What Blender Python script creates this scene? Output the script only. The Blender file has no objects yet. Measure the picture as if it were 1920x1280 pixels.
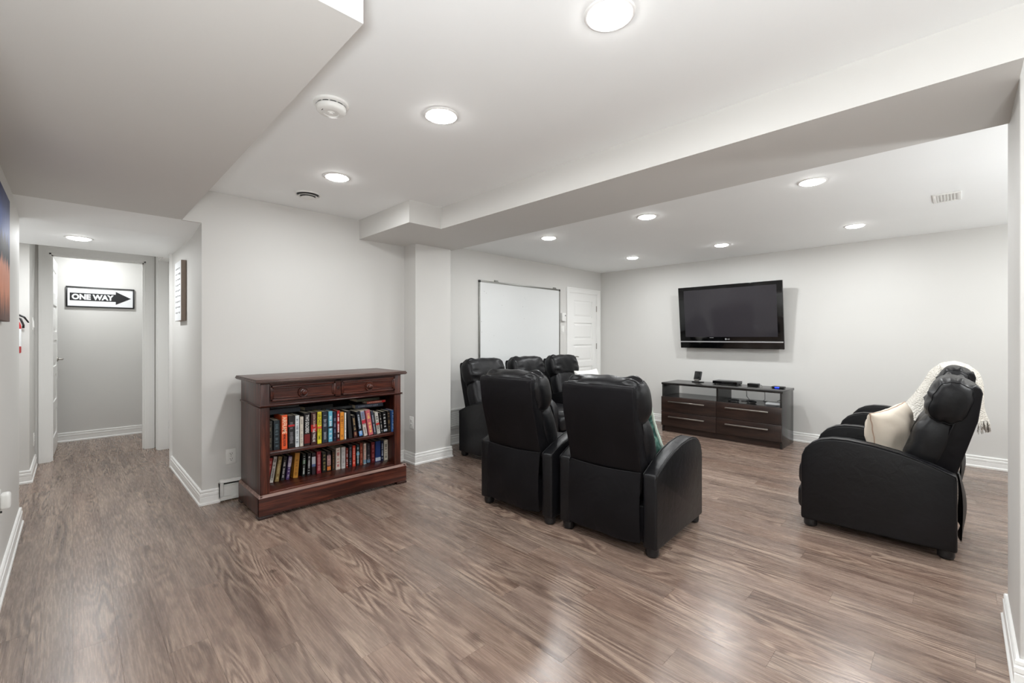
import bpy, bmesh, math, random
from mathutils import Vector, Matrix
random.seed(7)
S = bpy.context.scene
COL = S.collection
PI = math.pi

# ------------------------------------------------------------------ camera, world, exposure
cam_d = bpy.data.cameras.new('camera'); cam = bpy.data.objects.new('camera', cam_d); COL.objects.link(cam)
cam.location = (0, 0, 1.22); cam.rotation_euler = (PI/2, 0, -math.atan2(.70346, .71073))
cam_d.sensor_width = 36; cam_d.lens = 831.5/1920*36; cam_d.shift_y = -8/1920; cam_d.clip_start = .02
S.camera = cam
W = bpy.data.worlds.new('world'); S.world = W; W.use_nodes = True
W.node_tree.nodes['Background'].inputs[0].default_value = (.75, .85, 1, 1)
W.node_tree.nodes['Background'].inputs[1].default_value = 1.0
S.view_settings.view_transform = 'Standard'; S.view_settings.look = 'None'
S.view_settings.gamma = 1; S.view_settings.use_curve_mapping = False
S.view_settings.exposure = -0.02
S.cycles.max_bounces = 10; S.cycles.diffuse_bounces = 7; S.cycles.glossy_bounces = 4
S.cycles.use_denoising = True
LAMP_W = 9.6      # watts of one downlight
LAMP_SPREAD = 178    # beam of the downlights, degrees
LAMP_GLOW = 55.0   # radiance of the visible diffuser
UPLIGHT_W = 108.0   # one torchiere, added out of view to brighten the ceiling

# ------------------------------------------------------------------ materials
def srgb(r, g, b):
    f = lambda c: (c/255/12.92 if c/255 <= .04045 else ((c/255+.055)/1.055)**2.4)
    return (f(r), f(g), f(b), 1)

class NT:
    def __init__(s, name):
        s.m = bpy.data.materials.new(name); s.m.use_nodes = True
        s.t = s.m.node_tree; s.bs = s.t.nodes['Principled BSDF']
    def n(s, typ, **kw):
        n = s.t.nodes.new(typ)
        for k, v in kw.items():
            if k.startswith('i'): n.inputs[int(k[1:])].default_value = v
            else: setattr(n, k, v)
        return n
    def l(s, a, b): s.t.links.new(a, b)
    def math(s, op, a, b=None, c=None):
        n = s.t.nodes.new('ShaderNodeMath'); n.operation = op
        for i, v in enumerate((a, b, c)):
            if v is None: continue
            if isinstance(v, (int, float)): n.inputs[i].default_value = v
            else: s.l(v, n.inputs[i])
        return n.outputs[0]
    def comb(s, x, y, z):
        n = s.t.nodes.new('ShaderNodeCombineXYZ')
        for i, v in enumerate((x, y, z)):
            if isinstance(v, (int, float)): n.inputs[i].default_value = v
            else: s.l(v, n.inputs[i])
        return n.outputs[0]
    def noise(s, vec, scale=1, detail=2, rough=.5, dist=0):
        n = s.t.nodes.new('ShaderNodeTexNoise'); n.inputs['Scale'].default_value = scale
        n.inputs['Detail'].default_value = detail; n.inputs['Roughness'].default_value = rough
        n.inputs['Distortion'].default_value = dist
        if vec is not None: s.l(vec, n.inputs['Vector'])
        return n.outputs[0]
    def ramp(s, fac, stops):
        n = s.t.nodes.new('ShaderNodeValToRGB'); e = n.color_ramp.elements
        while len(e) < len(stops): e.new(.5)
        for q, (p, c) in zip(e, stops): q.position = p; q.color = c
        s.l(fac, n.inputs[0]); return n.outputs[0]
    def mix(s, fac, a, b, blend='MIX'):
        n = s.t.nodes.new('ShaderNodeMix'); n.data_type = 'RGBA'; n.blend_type = blend
        if isinstance(fac, (int, float)): n.inputs[0].default_value = fac
        else: s.l(fac, n.inputs[0])
        for i, v in ((6, a), (7, b)):
            if isinstance(v, tuple): n.inputs[i].default_value = v
            else: s.l(v, n.inputs[i])
        return n.outputs[2]
    def bump(s, h, strength=.1, dist=.01):
        n = s.t.nodes.new('ShaderNodeBump'); n.inputs['Strength'].default_value = strength
        n.inputs['Distance'].default_value = dist; s.l(h, n.inputs['Height'])
        s.l(n.outputs[0], s.bs.inputs['Normal'])
    def set(s, rough=None, color=None, metal=None, spec=None, coat=None):
        b = s.bs.inputs
        if rough is not None: b['Roughness'].default_value = rough
        if metal is not None: b['Metallic'].default_value = metal
        if spec is not None: b['Specular IOR Level'].default_value = spec
        if coat is not None: b['Coat Weight'].default_value = coat
        if color is not None:
            if isinstance(color, tuple): b['Base Color'].default_value = color
            else: s.l(color, b['Base Color'])
        return s
    def obj(s): return s.n('ShaderNodeTexCoord').outputs['Object']
    def gen(s): return s.n('ShaderNodeTexCoord').outputs['Generated']

def paint(name, c, rough=.55, var=.03, bs=180, bst=.04):
    t = NT(name); o = t.obj()
    f = t.noise(o, 2.2, 3)
    d = tuple(x*(1-var) for x in c[:3])+(1,)
    t.set(rough, t.mix(f, d, c)); t.bump(t.noise(o, bs, 2), bst, .002); return t.m
def plain(name, c, rough=.4, metal=0, spec=.5, scale=40, var=.1, bst=0):
    t = NT(name); o = t.obj(); f = t.noise(o, scale, 2)
    d = tuple(x*(1-var) for x in c[:3])+(1,)
    t.set(rough, t.mix(f, d, c), metal, spec)
    if bst: t.bump(f, bst, .002)
    return t.m
def emit(name, c, s):
    t = NT(name); t.set(.5, c); t.bs.inputs['Emission Color'].default_value = c
    t.bs.inputs['Emission Strength'].default_value = s; return t.m

M = {}
M['wall'] = paint('wall_paint', srgb(213, 212, 209), .6)
M['ceil'] = paint('ceiling_paint', srgb(246, 248, 248), .7)
M['trim'] = paint('trim_paint', srgb(240, 240, 238), .35, .02, 60, .01)
M['white_plastic'] = plain('white_plastic', srgb(238, 238, 235), .35)
M['ivory_dark'] = plain('slot_dark', srgb(30, 28, 26), .5)
M['grey_metal'] = plain('satin_nickel', srgb(170, 166, 160), .32, 1)
M['alu'] = plain('aluminium', srgb(150, 150, 146), .38, 1)
M['black_plastic'] = plain('black_plastic', srgb(20, 20, 22), .35)
M['black_gloss'] = plain('black_gloss', srgb(8, 8, 9), .08, 0, .5)
M['screen'] = plain('tv_screen_glass', srgb(52, 50, 54), .07, 0, .4)
M['silver'] = plain('silver_strip', srgb(190, 190, 192), .3, .6)
M['dark_gap'] = plain('subfloor', srgb(56, 45, 39), .8)
M['board'] = plain('whiteboard_enamel', srgb(226, 228, 228), .12, 0, .5, 6, .02)
M['cloth_white'] = paint('white_cotton', srgb(240, 238, 233), .9, .03, 300, .15)
M['beige'] = paint('cream_cotton', srgb(226, 214, 198), .9, .05, 260, .2)
M['green'] = NT('green_fabric').m
M['red'] = plain('red_enamel', srgb(196, 40, 44), .3)
M['paper'] = plain('paper_pages', srgb(214, 204, 182), .85, 0, .2, 200, .2)
M['tan_edge'] = plain('canvas_edge', srgb(150, 136, 126), .8)
M['tan_seam'] = plain('tan_piping', srgb(190, 162, 142), .8)
M['ink'] = plain('faint_grey_print', srgb(150, 150, 150), .8)
M['black_paint'] = plain('black_paint', srgb(28, 28, 30), .5)
M['sign_white'] = plain('sign_white', srgb(236, 238, 240), .4)
M['glass_dark'] = plain('grey_lcd', srgb(70, 72, 70), .2)
M['blue_led'] = emit('blue_indicator', srgb(40, 70, 255), 1.2)
M['diffuser'] = emit('lamp_diffuser', (1, .985, .96, 1), LAMP_GLOW)

t = NT('green_fabric'); t.t.nodes.clear()
def green_mat():
    t = NT('green_pattern_fabric'); o = t.obj()
    a = t.noise(o, 9, 3, .6, 1.2)
    c = t.ramp(a, [(.38, srgb(38, 74, 70)), (.47, srgb(92, 138, 126)), (.56, srgb(150, 184, 170)), (.62, srgb(60, 100, 94))])
    t.set(.85, c); t.bump(t.noise(o, 300, 2), .2, .002); return t.m
M['green'] = green_mat()
M['pale_green'] = paint('pale_green_piping', srgb(206, 222, 210), .85)

def leather():
    t = NT('black_leather'); o = t.obj()
    c = t.ramp(t.noise(o, 5, 3), [(.3, srgb(13, 13, 15)), (.7, srgb(20, 20, 23))])
    t.set(.38, c, spec=.30)
    w = t.noise(o, 16, 3, .55, .5); g = t.noise(o, 420, 2)
    t.bump(t.math('ADD', w, t.math('MULTIPLY', g, .08)), .22, .012); return t.m
M['leather'] = leather()
def cloth_black():
    t = NT('black_back_cover'); o = t.obj()
    t.set(.46, spec=.16, color=t.ramp(t.noise(o, 4, 3), [(.3, srgb(14, 13, 15)), (.7, srgb(20, 19, 22))]))
    w = t.noise(o, 7, 2, .5, .8); t.bump(w, .25, .02); return t.m
M['cover'] = cloth_black()

PW, PL = .13, 1.21
def floor_mat():
    t = NT('plank_laminate')
    p = t.n('ShaderNodeNewGeometry').outputs['Position']
    sp = t.n('ShaderNodeSeparateXYZ'); t.l(p, sp.inputs[0]); x, y = sp.outputs[0], sp.outputs[1]
    row = t.math('FLOOR', t.math('DIVIDE', x, PW))
    off = t.math('MULTIPLY', t.math('FRACT', t.math('MULTIPLY', row, .387)), PL)
    colm = t.math('FLOOR', t.math('DIVIDE', t.math('SUBTRACT', y, off), PL))
    wn = t.n('ShaderNodeTexWhiteNoise', noise_dimensions='2D')
    t.l(t.comb(t.math('ADD', row, .5), t.math('ADD', colm, .5), 0), wn.inputs['Vector'])
    r = wn.outputs['Value']
    sc = t.n('ShaderNodeSeparateColor'); t.l(wn.outputs['Color'], sc.inputs[0]); r2 = sc.outputs[1]; r3 = sc.outputs[2]
    ys = t.math('MULTIPLY_ADD', r3, .8, .55)
    v = t.comb(t.math('MULTIPLY_ADD', x, 9, t.math('MULTIPLY', r, 60)), t.math('MULTIPLY_ADD', t.math('MULTIPLY', y, ys), 1.0, t.math('MULTIPLY', r2, 40)), t.math('MULTIPLY', r3, 20))
    n0 = t.noise(v, 1, 1.2, .4, .15)
    n1 = t.math('MULTIPLY_ADD', t.noise(t.comb(t.math('MULTIPLY', x, 60), t.math('MULTIPLY', y, 7), r3), 1, 2), .010, n0)
    tri = t.math('ABSOLUTE', t.math('SUBTRACT', t.math('MULTIPLY', t.math('FRACT', t.math('MULTIPLY', n1, 15)), 2), 1))
    v2 = t.comb(t.math('MULTIPLY_ADD', x, 210, t.math('MULTIPLY', r, 91)), t.math('MULTIPLY_ADD', y, 8, t.math('MULTIPLY', r2, 55)), r3)
    fine = t.noise(v2, 1, 3, .6)
    v3 = t.comb(t.math('MULTIPLY_ADD', x, 15, t.math('MULTIPLY', r2, 33)), t.math('MULTIPLY_ADD', y, 1.1, t.math('MULTIPLY', r, 71)), r3)
    broad = t.noise(v3, 1, 3, .55)
    v4 = t.comb(t.math('MULTIPLY_ADD', x, 7, t.math('MULTIPLY', r3, 51)), t.math('MULTIPLY_ADD', y, 1.6, t.math('MULTIPLY', r2, 17)), r)
    figure = t.ramp(t.noise(v4, 1, 1.5, .5), [(.44, (.12, .12, .12, 1)), (.62, (1, 1, 1, 1))])       # where the cathedral figure shows
    line = t.ramp(tri, [(.0, (1, 1, 1, 1)), (.22, (.75, .75, .75, 1)), (.5, (0, 0, 0, 1))])
    pale = t.ramp(tri, [(.45, (0, 0, 0, 1)), (.8, (1, 1, 1, 1))])
    base = t.ramp(broad, [(.24, srgb(88, 73, 66)), (.42, srgb(116, 99, 90)), (.58, srgb(134, 116, 105)), (.76, srgb(154, 136, 123))])
    c = t.mix(t.math('MULTIPLY', r3, .30), base, srgb(124, 95, 78))
    c = t.mix(t.math('MULTIPLY', t.math('MULTIPLY', pale, figure), .34), c, srgb(178, 158, 140))
    c = t.mix(t.math('MULTIPLY', t.math('MULTIPLY', line, figure), .50), c, srgb(76, 60, 52))
    fr = t.ramp(fine, [(.32, (.66, .64, .62, 1)), (.5, (.98, .98, .98, 1)), (.68, (1.16, 1.15, 1.13, 1))])
    c = t.mix(.7, c, fr, 'MULTIPLY')
    br = t.math('MULTIPLY_ADD', r2, .28, .90)
    c = t.mix(1, c, t.comb(br, br, br), 'MULTIPLY')
    knot = t.noise(t.comb(t.math('MULTIPLY_ADD', x, 13, t.math('MULTIPLY', r, 9)), t.math('MULTIPLY_ADD', y, 6, r2), r3), 1, 1)
    c = t.mix(t.math('MULTIPLY', t.math('GREATER_THAN', knot, .775), .5), c, srgb(58, 44, 38))
    t.set(.26, c, spec=.72)
    rg = t.math('MULTIPLY_ADD', fine, .14, .2); t.l(rg, t.bs.inputs['Roughness'])
    t.bump(t.math('ADD', fine, t.math('MULTIPLY', tri, .3)), .05, .002); return t.m
M['floor'] = floor_mat()

def wood(name, dark, mid, light, axis, rough=.3, sx=28, sy=1.6):
    t = NT(name); o = t.obj(); sp = t.n('ShaderNodeSeparateXYZ'); t.l(o, sp.inputs[0])
    a = [sp.outputs[0], sp.outputs[1], sp.outputs[2]]
    k = [sx, sx, sx]; k[axis] = sy
    v = t.comb(*[t.math('MULTIPLY', q, w) for q, w in zip(a, k)])
    n = t.noise(v, 1, 4, .6, .6); f = t.noise(v, 6, 2, .6)
    c = t.ramp(t.math('MULTIPLY_ADD', f, .3, t.math('MULTIPLY', n, .75)), [(.34, dark), (.51, mid), (.68, light)])
    t.set(rough, c); t.bump(f, .05, .002); return t.m
MH = (srgb(26, 10, 8), srgb(60, 25, 18), srgb(104, 53, 38))
M['mah_x'] = wood('mahogany_along', *MH, 0); M['mah_z'] = wood('mahogany_upright', *MH, 2)
M['mah_top'] = wood('mahogany_worn_sheen_top', srgb(52, 34, 30), srgb(82, 60, 54), srgb(112, 88, 80), 0, .34)  # wear, plus the top's gloss reflection painted into the paler colour
M['mah_worn'] = wood('mahogany_worn_edge', srgb(88, 60, 52), srgb(122, 92, 82), srgb(158, 128, 114), 0, .42)
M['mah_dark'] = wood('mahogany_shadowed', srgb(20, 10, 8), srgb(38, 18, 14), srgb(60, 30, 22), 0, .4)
ES = (srgb(26, 19, 17), srgb(42, 30, 26), srgb(60, 42, 35))
M['esp_y'] = wood('espresso_front', *ES, 1, .3, 24, 2.2)
M['esp_dark'] = plain('espresso_laminate', srgb(34, 32, 31), .22, 0, .5, 20, .25)

def painting_mat():
    t = NT('sunset_painting'); g = t.obj(); sp = t.n('ShaderNodeSeparateXYZ'); t.l(g, sp.inputs[0])
    st = t.noise(t.comb(0, t.math('MULTIPLY', sp.outputs[1], 30), t.math('MULTIPLY', sp.outputs[2], 5)), 1, 4, .6, .5)
    h = t.math('ADD', t.math('DIVIDE', sp.outputs[2], .6), t.math('MULTIPLY_ADD', st, .36, -.18))
    c = t.ramp(h, [(.05, srgb(92, 58, 46)), (.22, srgb(214, 140, 108)), (.42, srgb(226, 160, 136)), (.47, srgb(62, 64, 72)), (.6, srgb(70, 72, 82)), (.68, srgb(96, 116, 176)), (.95, srgb(52, 64, 110))])
    t.set(.6, c); t.bump(st, .3, .004); return t.m
M['painting'] = painting_mat()
def boucle():
    t = NT('white_boucle'); o = t.obj(); v = t.n('ShaderNodeTexVoronoi'); v.inputs['Scale'].default_value = 90
    t.l(o, v.inputs['Vector'])
    t.set(.95, t.mix(t.noise(o, 20, 2), srgb(238, 234, 226), srgb(220, 214, 204)))
    t.bump(t.math('SUBTRACT', 1, v.outputs['Distance']), .8, .012); return t.m
M['boucle'] = boucle()

# ------------------------------------------------------------------ mesh helpers
class MB:
    def __init__(s): s.v = []; s.f = []
    def box(s, x0, x1, y0, y1, z0, z1):
        i = len(s.v)
        s.v += [(x, y, z) for z in (z0, z1) for y in (y0, y1) for x in (x0, x1)]
        s.f += [tuple(i+k for k in q) for q in ((0, 2, 3, 1), (4, 5, 7, 6), (0, 1, 5, 4), (2, 6, 7, 3), (0, 4, 6, 2), (1, 3, 7, 5))]
        return s
    def prism(s, poly, a, b, plane='xz'):
        """extrude a counter-clockwise polygon given in a plane between a and b of the third axis"""
        def P(p, w): return {'xz': (p[0], w, p[1]), 'yz': (w, p[0], p[1]), 'xy': (p[0], p[1], w)}[plane]
        n = len(poly); i = len(s.v)
        s.v += [P(p, a) for p in poly] + [P(p, b) for p in poly]
        s.f.append(tuple(i+k for k in range(n))); s.f.append(tuple(i+n+k for k in reversed(range(n))))
        for k in range(n): s.f.append((i+(k+1) % n, i+k, i+n+k, i+n+(k+1) % n))
        return s
    def grid(s, fn, nu, nv, cu=False, cv=False):
        i = len(s.v)
        for a in range(nu):
            for b in range(nv):
                s.v.append(tuple(fn(a/(nu if cu else nu-1), b/(nv if cv else nv-1))))
        for a in range(nu if cu else nu-1):
            for b in range(nv if cv else nv-1):
                a2 = (a+1) % nu; b2 = (b+1) % nv
                s.f.append((i+a*nv+b, i+a2*nv+b, i+a2*nv+b2, i+a*nv+b2))
        return s
    def lathe(s, prof, c, axis='z', n=24):
        """prof: (radius, height) list; closed with discs where radius is 0"""
        def fn(u, w):
            k = w*(len(prof)-1); r, h = prof[int(round(k))]; a = u*2*PI
            p = (r*math.cos(a), r*math.sin(a), h)
            if axis == 'x': p = (p[2], p[0], p[1])
            if axis == 'y': p = (p[1], p[2], p[0])
            return (p[0]+c[0], p[1]+c[1], p[2]+c[2])
        return s.grid(fn, n, len(prof), cu=True)
    def tube(s, pts, r, n=8, closed=False):
        pts = [Vector(p) for p in pts]; m = len(pts); i0 = len(s.v); up = None
        for k, p in enumerate(pts):
            a = pts[k-1] if (k or closed) else p; b = pts[(k+1) % m] if (k < m-1 or closed) else p
            d = (b-a).normalized()
            if up is None: up = d.orthogonal().normalized()
            up = (up-d*up.dot(d)).normalized(); w = d.cross(up)
            rr = r[k] if isinstance(r, (list, tuple)) else r
            for j in range(n):
                t = 2*PI*j/n; s.v.append(tuple(p+up*rr*math.cos(t)+w*rr*math.sin(t)))
        for k in range(m if closed else m-1):
            k2 = (k+1) % m
            for j in range(n):
                s.f.append((i0+k*n+j, i0+k*n+(j+1) % n, i0+k2*n+(j+1) % n, i0+k2*n+j))
        if not closed:
            s.f.append(tuple(i0+j for j in reversed(range(n)))); s.f.append(tuple(i0+(m-1)*n+j for j in range(n)))
        return s
    def xf(s, mat, start=0):
        s.v[start:] = [tuple(mat @ Vector(p)) for p in s.v[start:]]; return s
    def mesh(s, name, smooth=None):
        me = bpy.data.meshes.new(name); me.from_pydata(s.v, [], s.f); me.update()
        b = bmesh.new(); b.from_mesh(me); bmesh.ops.remove_doubles(b, verts=b.verts, dist=1e-6)
        bmesh.ops.recalc_face_normals(b, faces=b.faces); b.to_mesh(me); b.free()
        if smooth is not None:
            me.polygons.foreach_set('use_smooth', [True]*len(me.polygons))
            if smooth < 179: me.set_sharp_from_angle(angle=math.radians(smooth))
        return me
    def build(s, name, m, parent=None, smooth=None, bevel=0, seg=2, loc=None):
        me = s.mesh(name, smooth); me.materials.append(m)
        o = bpy.data.objects.new(name, me); COL.objects.link(o)
        if parent: o.parent = parent
        if loc: o.location = loc
        if bevel:
            md = o.modifiers.new('bevel', 'BEVEL'); md.width = bevel; md.segments = seg
            md.limit_method = 'ANGLE'; md.angle_limit = math.radians(32)
            if smooth is None:
                me.polygons.foreach_set('use_smooth', [True]*len(me.polygons)); me.set_sharp_from_angle(angle=math.radians(28)) if seg < 2 else None
            md.harden_normals = False
        return o
def rebase(o, loc):
    """move the origin of a mesh object to loc, keeping its shape where it is"""
    L = Vector(loc); o.data.transform(Matrix.Translation(-L)); o.location = L; return o
def struct(name, mb, m, **k):
    o = mb.build(name, m, **k); o['kind'] = 'structure'; return o
def thing(name, loc, label, cat, rz=0, group=None):
    o = bpy.data.objects.new(name, None); COL.objects.link(o); o.empty_display_size = .05
    o.location = loc; o.rotation_euler = (0, 0, rz); o['label'] = label; o['category'] = cat
    if group: o['group'] = group
    return o
def tag(o, label, cat, group=None):
    o['label'] = label; o['category'] = cat
    if group: o['group'] = group
    return o
def copy_tree(o, parent=None):
    c = o.copy(); COL.objects.link(c); c.parent = parent
    for ch in list(o.children): copy_tree(ch, c)
    return c
def text_mesh(body, size, width=None, bold=0.0, depth=.0006):
    cu = bpy.data.curves.new('lettering', 'FONT'); cu.body = body; cu.size = size; cu.align_x = 'CENTER'; cu.align_y = 'CENTER'
    cu.extrude = depth; cu.offset = bold; cu.resolution_u = 3
    o = bpy.data.objects.new('lettering', cu); COL.objects.link(o)
    bpy.context.view_layer.update()
    dg = bpy.context.evaluated_depsgraph_get(); me = bpy.data.meshes.new_from_object(o.evaluated_get(dg))
    bpy.data.objects.remove(o)
    xs = [v.co.x for v in me.vertices]; ys = [v.co.y for v in me.vertices]
    w = max(xs)-min(xs); h = max(ys)-min(ys); cx = (max(xs)+min(xs))/2; cy = (max(ys)+min(ys))/2
    k = width/w if width else 1
    for v in me.vertices: v.co.x = (v.co.x-cx)*k; v.co.y = (v.co.y-cy)
    return me
def text_obj(name, body, m, parent, mat4, size, width=None, bold=0.0):
    me = text_mesh(body, size, width, bold); me.transform(mat4); me.materials.append(m)
    o = bpy.data.objects.new(name, me); COL.objects.link(o)
    if parent: o.parent = parent
    return o
FACE_NEGY = Matrix.Rotation(PI/2, 4, 'X')                       # text read by someone looking along +Y
FACE_NEGX = Matrix.Rotation(-PI/2, 4, 'Z') @ Matrix.Rotation(PI/2, 4, 'X')   # read by someone looking along +X

# ------------------------------------------------------------------ room shell
XT, YW, YB, ZC, ZT, ZB = 6.045, 4.073, 3.87, 2.292, 2.25, 2.116
XR, YBACK, XL = 2.33, -2.0, -1.6
w = M['wall']
struct('wall_right', MB().box(XT, XT+.12, YBACK-.1, 4.19, 0, 2.4), w)
DX0, DX1, DZ = 5.205, 5.945, 1.905            # door opening beside the whiteboard
struct('wall_whiteboard', MB().box(2.6, DX0, YW, YW+.117, 0, 2.4).box(DX1, XT, YW, YW+.117, 0, 2.4).box(DX0, DX1, YW, YW+.117, DZ, 2.4), w)
struct('trim_1', MB().box(2.745, 3.69, YW-.012, YW, 0, ZT), w)
struct('wall_pillar', MB().box(XR, 2.745, 3.667, 4.19, 0, ZB+.05), w)
struct('wall_bookcase', MB().box(.663, XR+.05, YB, YB+.117, 0, 2.4).box(.663, .78, YB+.117, 5.27, 0, 2.4).box(.663, .78, 6.10, 6.375, 0, 2.4)
       .box(.663, .78, 5.27, 6.10, 2.06, 2.4).box(.546, .663, YB, YB+.08, 2.05, 2.4), w)
struct('wall_left', MB().box(XL-.1, -.25, 1.1, 4.32, 0, 2.4), w)
struct('wall_corridor', MB().box(XL-.1, -.26, 5.487, 6.375, 0, 2.4), w)
struct('wall_end', MB().box(XL-.1, XL, YBACK-.1, 5.6, 0, 2.4), w)
EX0, EX1, EZ = -.17, .57, 2.05                  # end door opening
struct('wall_hall', MB().box(-.3, EX0-.0, 6.268, 6.375, 0, 2.4).box(EX1, .70, 6.268, 6.375, 0, 2.4).box(EX0-.01, EX1+.01, 6.268, 6.375, EZ, 2.4), w)
struct('wall_closet', MB().box(-1.0, 1.05, 7.335, 7.45, 0, 2.4).box(-1.0, -.9, 6.375, 7.34, 0, 2.4).box(.95, 1.05, 6.375, 7.34, 0, 2.4).box(.78, 1.05, 6.3, 6.375, 0, 2.4), w)
struct('wall_back', MB().box(XL-.1, XT+.1, YBACK-.1, YBACK, 0, 2.4), w)
struct('wall_pier', MB().box(XR, 2.87, YBACK-.05, -.145, 0, 2.4), w, bevel=.004)
struct('ceiling', MB().box(XL-.1, 2.3, YBACK-.1, 3.99, ZC, 2.42), M['ceil'])
struct('ceiling_tv_side', MB().box(2.6, XT+.1, YBACK-.1, 4.19, ZT, 2.42), M['ceil'])
struct('beam', MB().box(2.165, 2.789, -.145, 4.08, ZB, 2.4).box(1.862, 2.165, 3.02, 3.9, ZB, 2.4), w)
struct('ceiling_bulkhead', MB().box(-.26, .548, 1.115, 3.875, 2.052, 2.4), M['wall'])
struct('ceiling_hall', MB().prism([(3.874, 2.052), (4.28, 2.0), (5.47, 2.0), (5.47, 2.42), (3.874, 2.42)], XL-.1, .667, 'yz'), M['ceil'])
struct('ceiling_closet', MB().box(-1.1, 1.1, 5.46, 7.45, 2.29, 2.42), M['ceil'])

# floor: a subfloor slab that carries every plank as its own part
fl = struct('floor', MB().box(XL-.1, XT+.1, YBACK-.1, 4.2, -.06, -.006).box(XL-.1, 1.05, 4.15, 7.45, -.06, -.006), M['dark_gap'])
g = .0003
full = MB().box(g, PW-g, g, PL-g, -.006, 0).mesh('plank'); full.materials.append(M['floor'])
rest = MB(); nplank = 0
def plank(x0, x1, y0, y1, whole):
    global nplank
    cx, cy = (x0+x1)/2, (y0+y1)/2
    seen = False
    for yy in (y0, cy, y1):
        d = .70346*cx+.71073*yy; r = .71073*cx-.70346*yy
        if d > 1.45 and abs(r/d) < 1.2: seen = True
    if cx < -.27 and cy < 5.4: seen = False
    if XR < cx < 2.86 and y1 < -.2: seen = False
    if cx > 3.35 and y1 < -.55: seen = False
    if not seen or nplank >= 296:
        rest.box(x0+g, x1-g, y0+g, y1-g, -.006, 0); return
    nplank += 1
    if whole:
        o = bpy.data.objects.new('plank', full); COL.objects.link(o); o.location = (x0, y0, 0); o.parent = fl
    else:
        o = MB().box(g, x1-x0-g, g, y1-y0-g, -.006, 0).build('plank', M['floor'], fl, loc=(x0, y0, 0))
for row in range(math.floor(XL/PW), math.ceil(XT/PW)):
    x0, x1 = row*PW, row*PW+PW; xm = (x0+x1)/2
    off = ((row*.387) % 1)*PL
    spans = [(YBACK, 4.08 if xm > 2.3 else (3.88 if xm > .80 else 6.272))]
    if -.9 < xm < .95: spans.append((6.279, 7.34))
    for a, b in spans:
        k = math.floor((a-off)/PL)
        while off+k*PL < b:
            y0, y1 = off+k*PL, off+(k+1)*PL; k += 1
            c0, c1 = max(y0, a), min(y1, b)
            if c1-c0 < .004: continue
            if xm < -.3 and c0 > 1.15 and c1 < 4.3: continue
            plank(x0, x1, c0, c1, c0 == y0 and c1 == y1)
ro = rest.build('plank', M['floor'], fl); ro['kind'] = 'stuff'

# baseboards
BP = [(0, 0), (.020, 0), (.020, .014), (.0135, .020), (.0135, .056), (.0115, .058), (.0115, .061), (.0145, .064), (.0145, .080), (.008, .085), (.008, .089), (.012, .092), (.012, .102), (.008, .108), (0, .108)]
def baseboard(name, pts):
    """pts: floor polyline; the room lies on its left"""
    pts = [Vector((p[0], p[1])) for p in pts]; n = len(pts); mb = MB()
    nr = []
    for k in range(n-1):
        d = (pts[k+1]-pts[k]).normalized(); nr.append(Vector((-d.y, d.x)))
    for k in range(n):
        if k == 0: o = nr[0]
        elif k == n-1: o = nr[-1]
        else:
            o = (nr[k-1]+nr[k]); o = o/ (o.dot(nr[k]))
        mb.v += [(pts[k].x+o.x*q, pts[k].y+o.y*q, z) for q, z in BP]
    m = len(BP)
    for k in range(n-1):
        for j in range(m):
            mb.f.append((k*m+j, k*m+(j+1) % m, (k+1)*m+(j+1) % m, (k+1)*m+j))
    mb.f.append(tuple(range(m))); mb.f.append(tuple((n-1)*m+j for j in reversed(range(m))))
    return struct(name, mb, M['trim'])
baseboard('baseboard_bookcase', [(.775, YB), (.663, YB), (.663, 5.225)])
baseboard('baseboard_pillar', [(2.745, 4.05), (2.745, 3.667), (XR, 3.667), (XR, YB), (1.35, YB)])
baseboard('baseboard_whiteboard', [(5.13, YW), (3.69, YW), (3.69, YW-.012), (2.75, YW-.012)])
baseboard('baseboard_right', [(XT, -1.98), (XT, YW-.03)])
baseboard('baseboard_left', [(-1.58, 4.32), (-.25, 4.32), (-.25, 1.1), (-1.58, 1.1)])
baseboard('baseboard_corridor', [(-.26, 6.19), (-.26, 5.487), (-1.58, 5.487)])
baseboard('baseboard_pier', [(XR, -1.98), (XR, -.145), (2.87, -.145), (2.87, -1.98)])
baseboard('baseboard_end', [(.94, 7.335), (-.89, 7.335)])

# door casings, jambs, leaves
def casing_y(mb, x0, x1, z, y, wd=.072):
    """three-step casing around an opening in a wall facing -Y whose plane is y"""
    for a, b, t in ((0, wd*.35, .013), (wd*.35, wd*.72, .017), (wd*.72, wd, .022)):
        mb.box(x0-b, x0-a, y-t, y+.002, 0, z+b); mb.box(x1+a, x1+b, y-t, y+.002, 0, z+b); mb.box(x0-a, x1+a, y-t, y+.002, z+a, z+b)
mb = MB(); casing_y(mb, EX0+.004, EX1-.004, EZ-.004, 6.268)
mb.box(EX0, EX0+.018, 6.262, 6.378, 0, EZ).box(EX1-.018, EX1, 6.262, 6.378, 0, EZ).box(EX0, EX1, 6.262, 6.378, EZ-.018, EZ)
mb.box(EX0+.018, EX0+.03, 6.30, 6.335, 0, EZ-.018).box(EX1-.03, EX1-.018, 6.30, 6.335, 0, EZ-.018).box(EX0+.018, EX1-.018, 6.30, 6.335, EZ-.03, EZ-.018)
struct('trim_2', mb, M['trim'])
mb = MB()                                     # side doorway on the right of the hall
for a, b, t in ((0, .025, .013), (.025, .05, .017), (.05, .07, .022)):
    mb.box(.663-t, .665, 5.27-b, 5.27-a, 0, 2.05+b); mb.box(.663-t, .665, 6.10+a, 6.10+b, 0, 2.05+b); mb.box(.663-t, .665, 5.27-a, 6.10+a, 2.05+a, 2.05+b)
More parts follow.
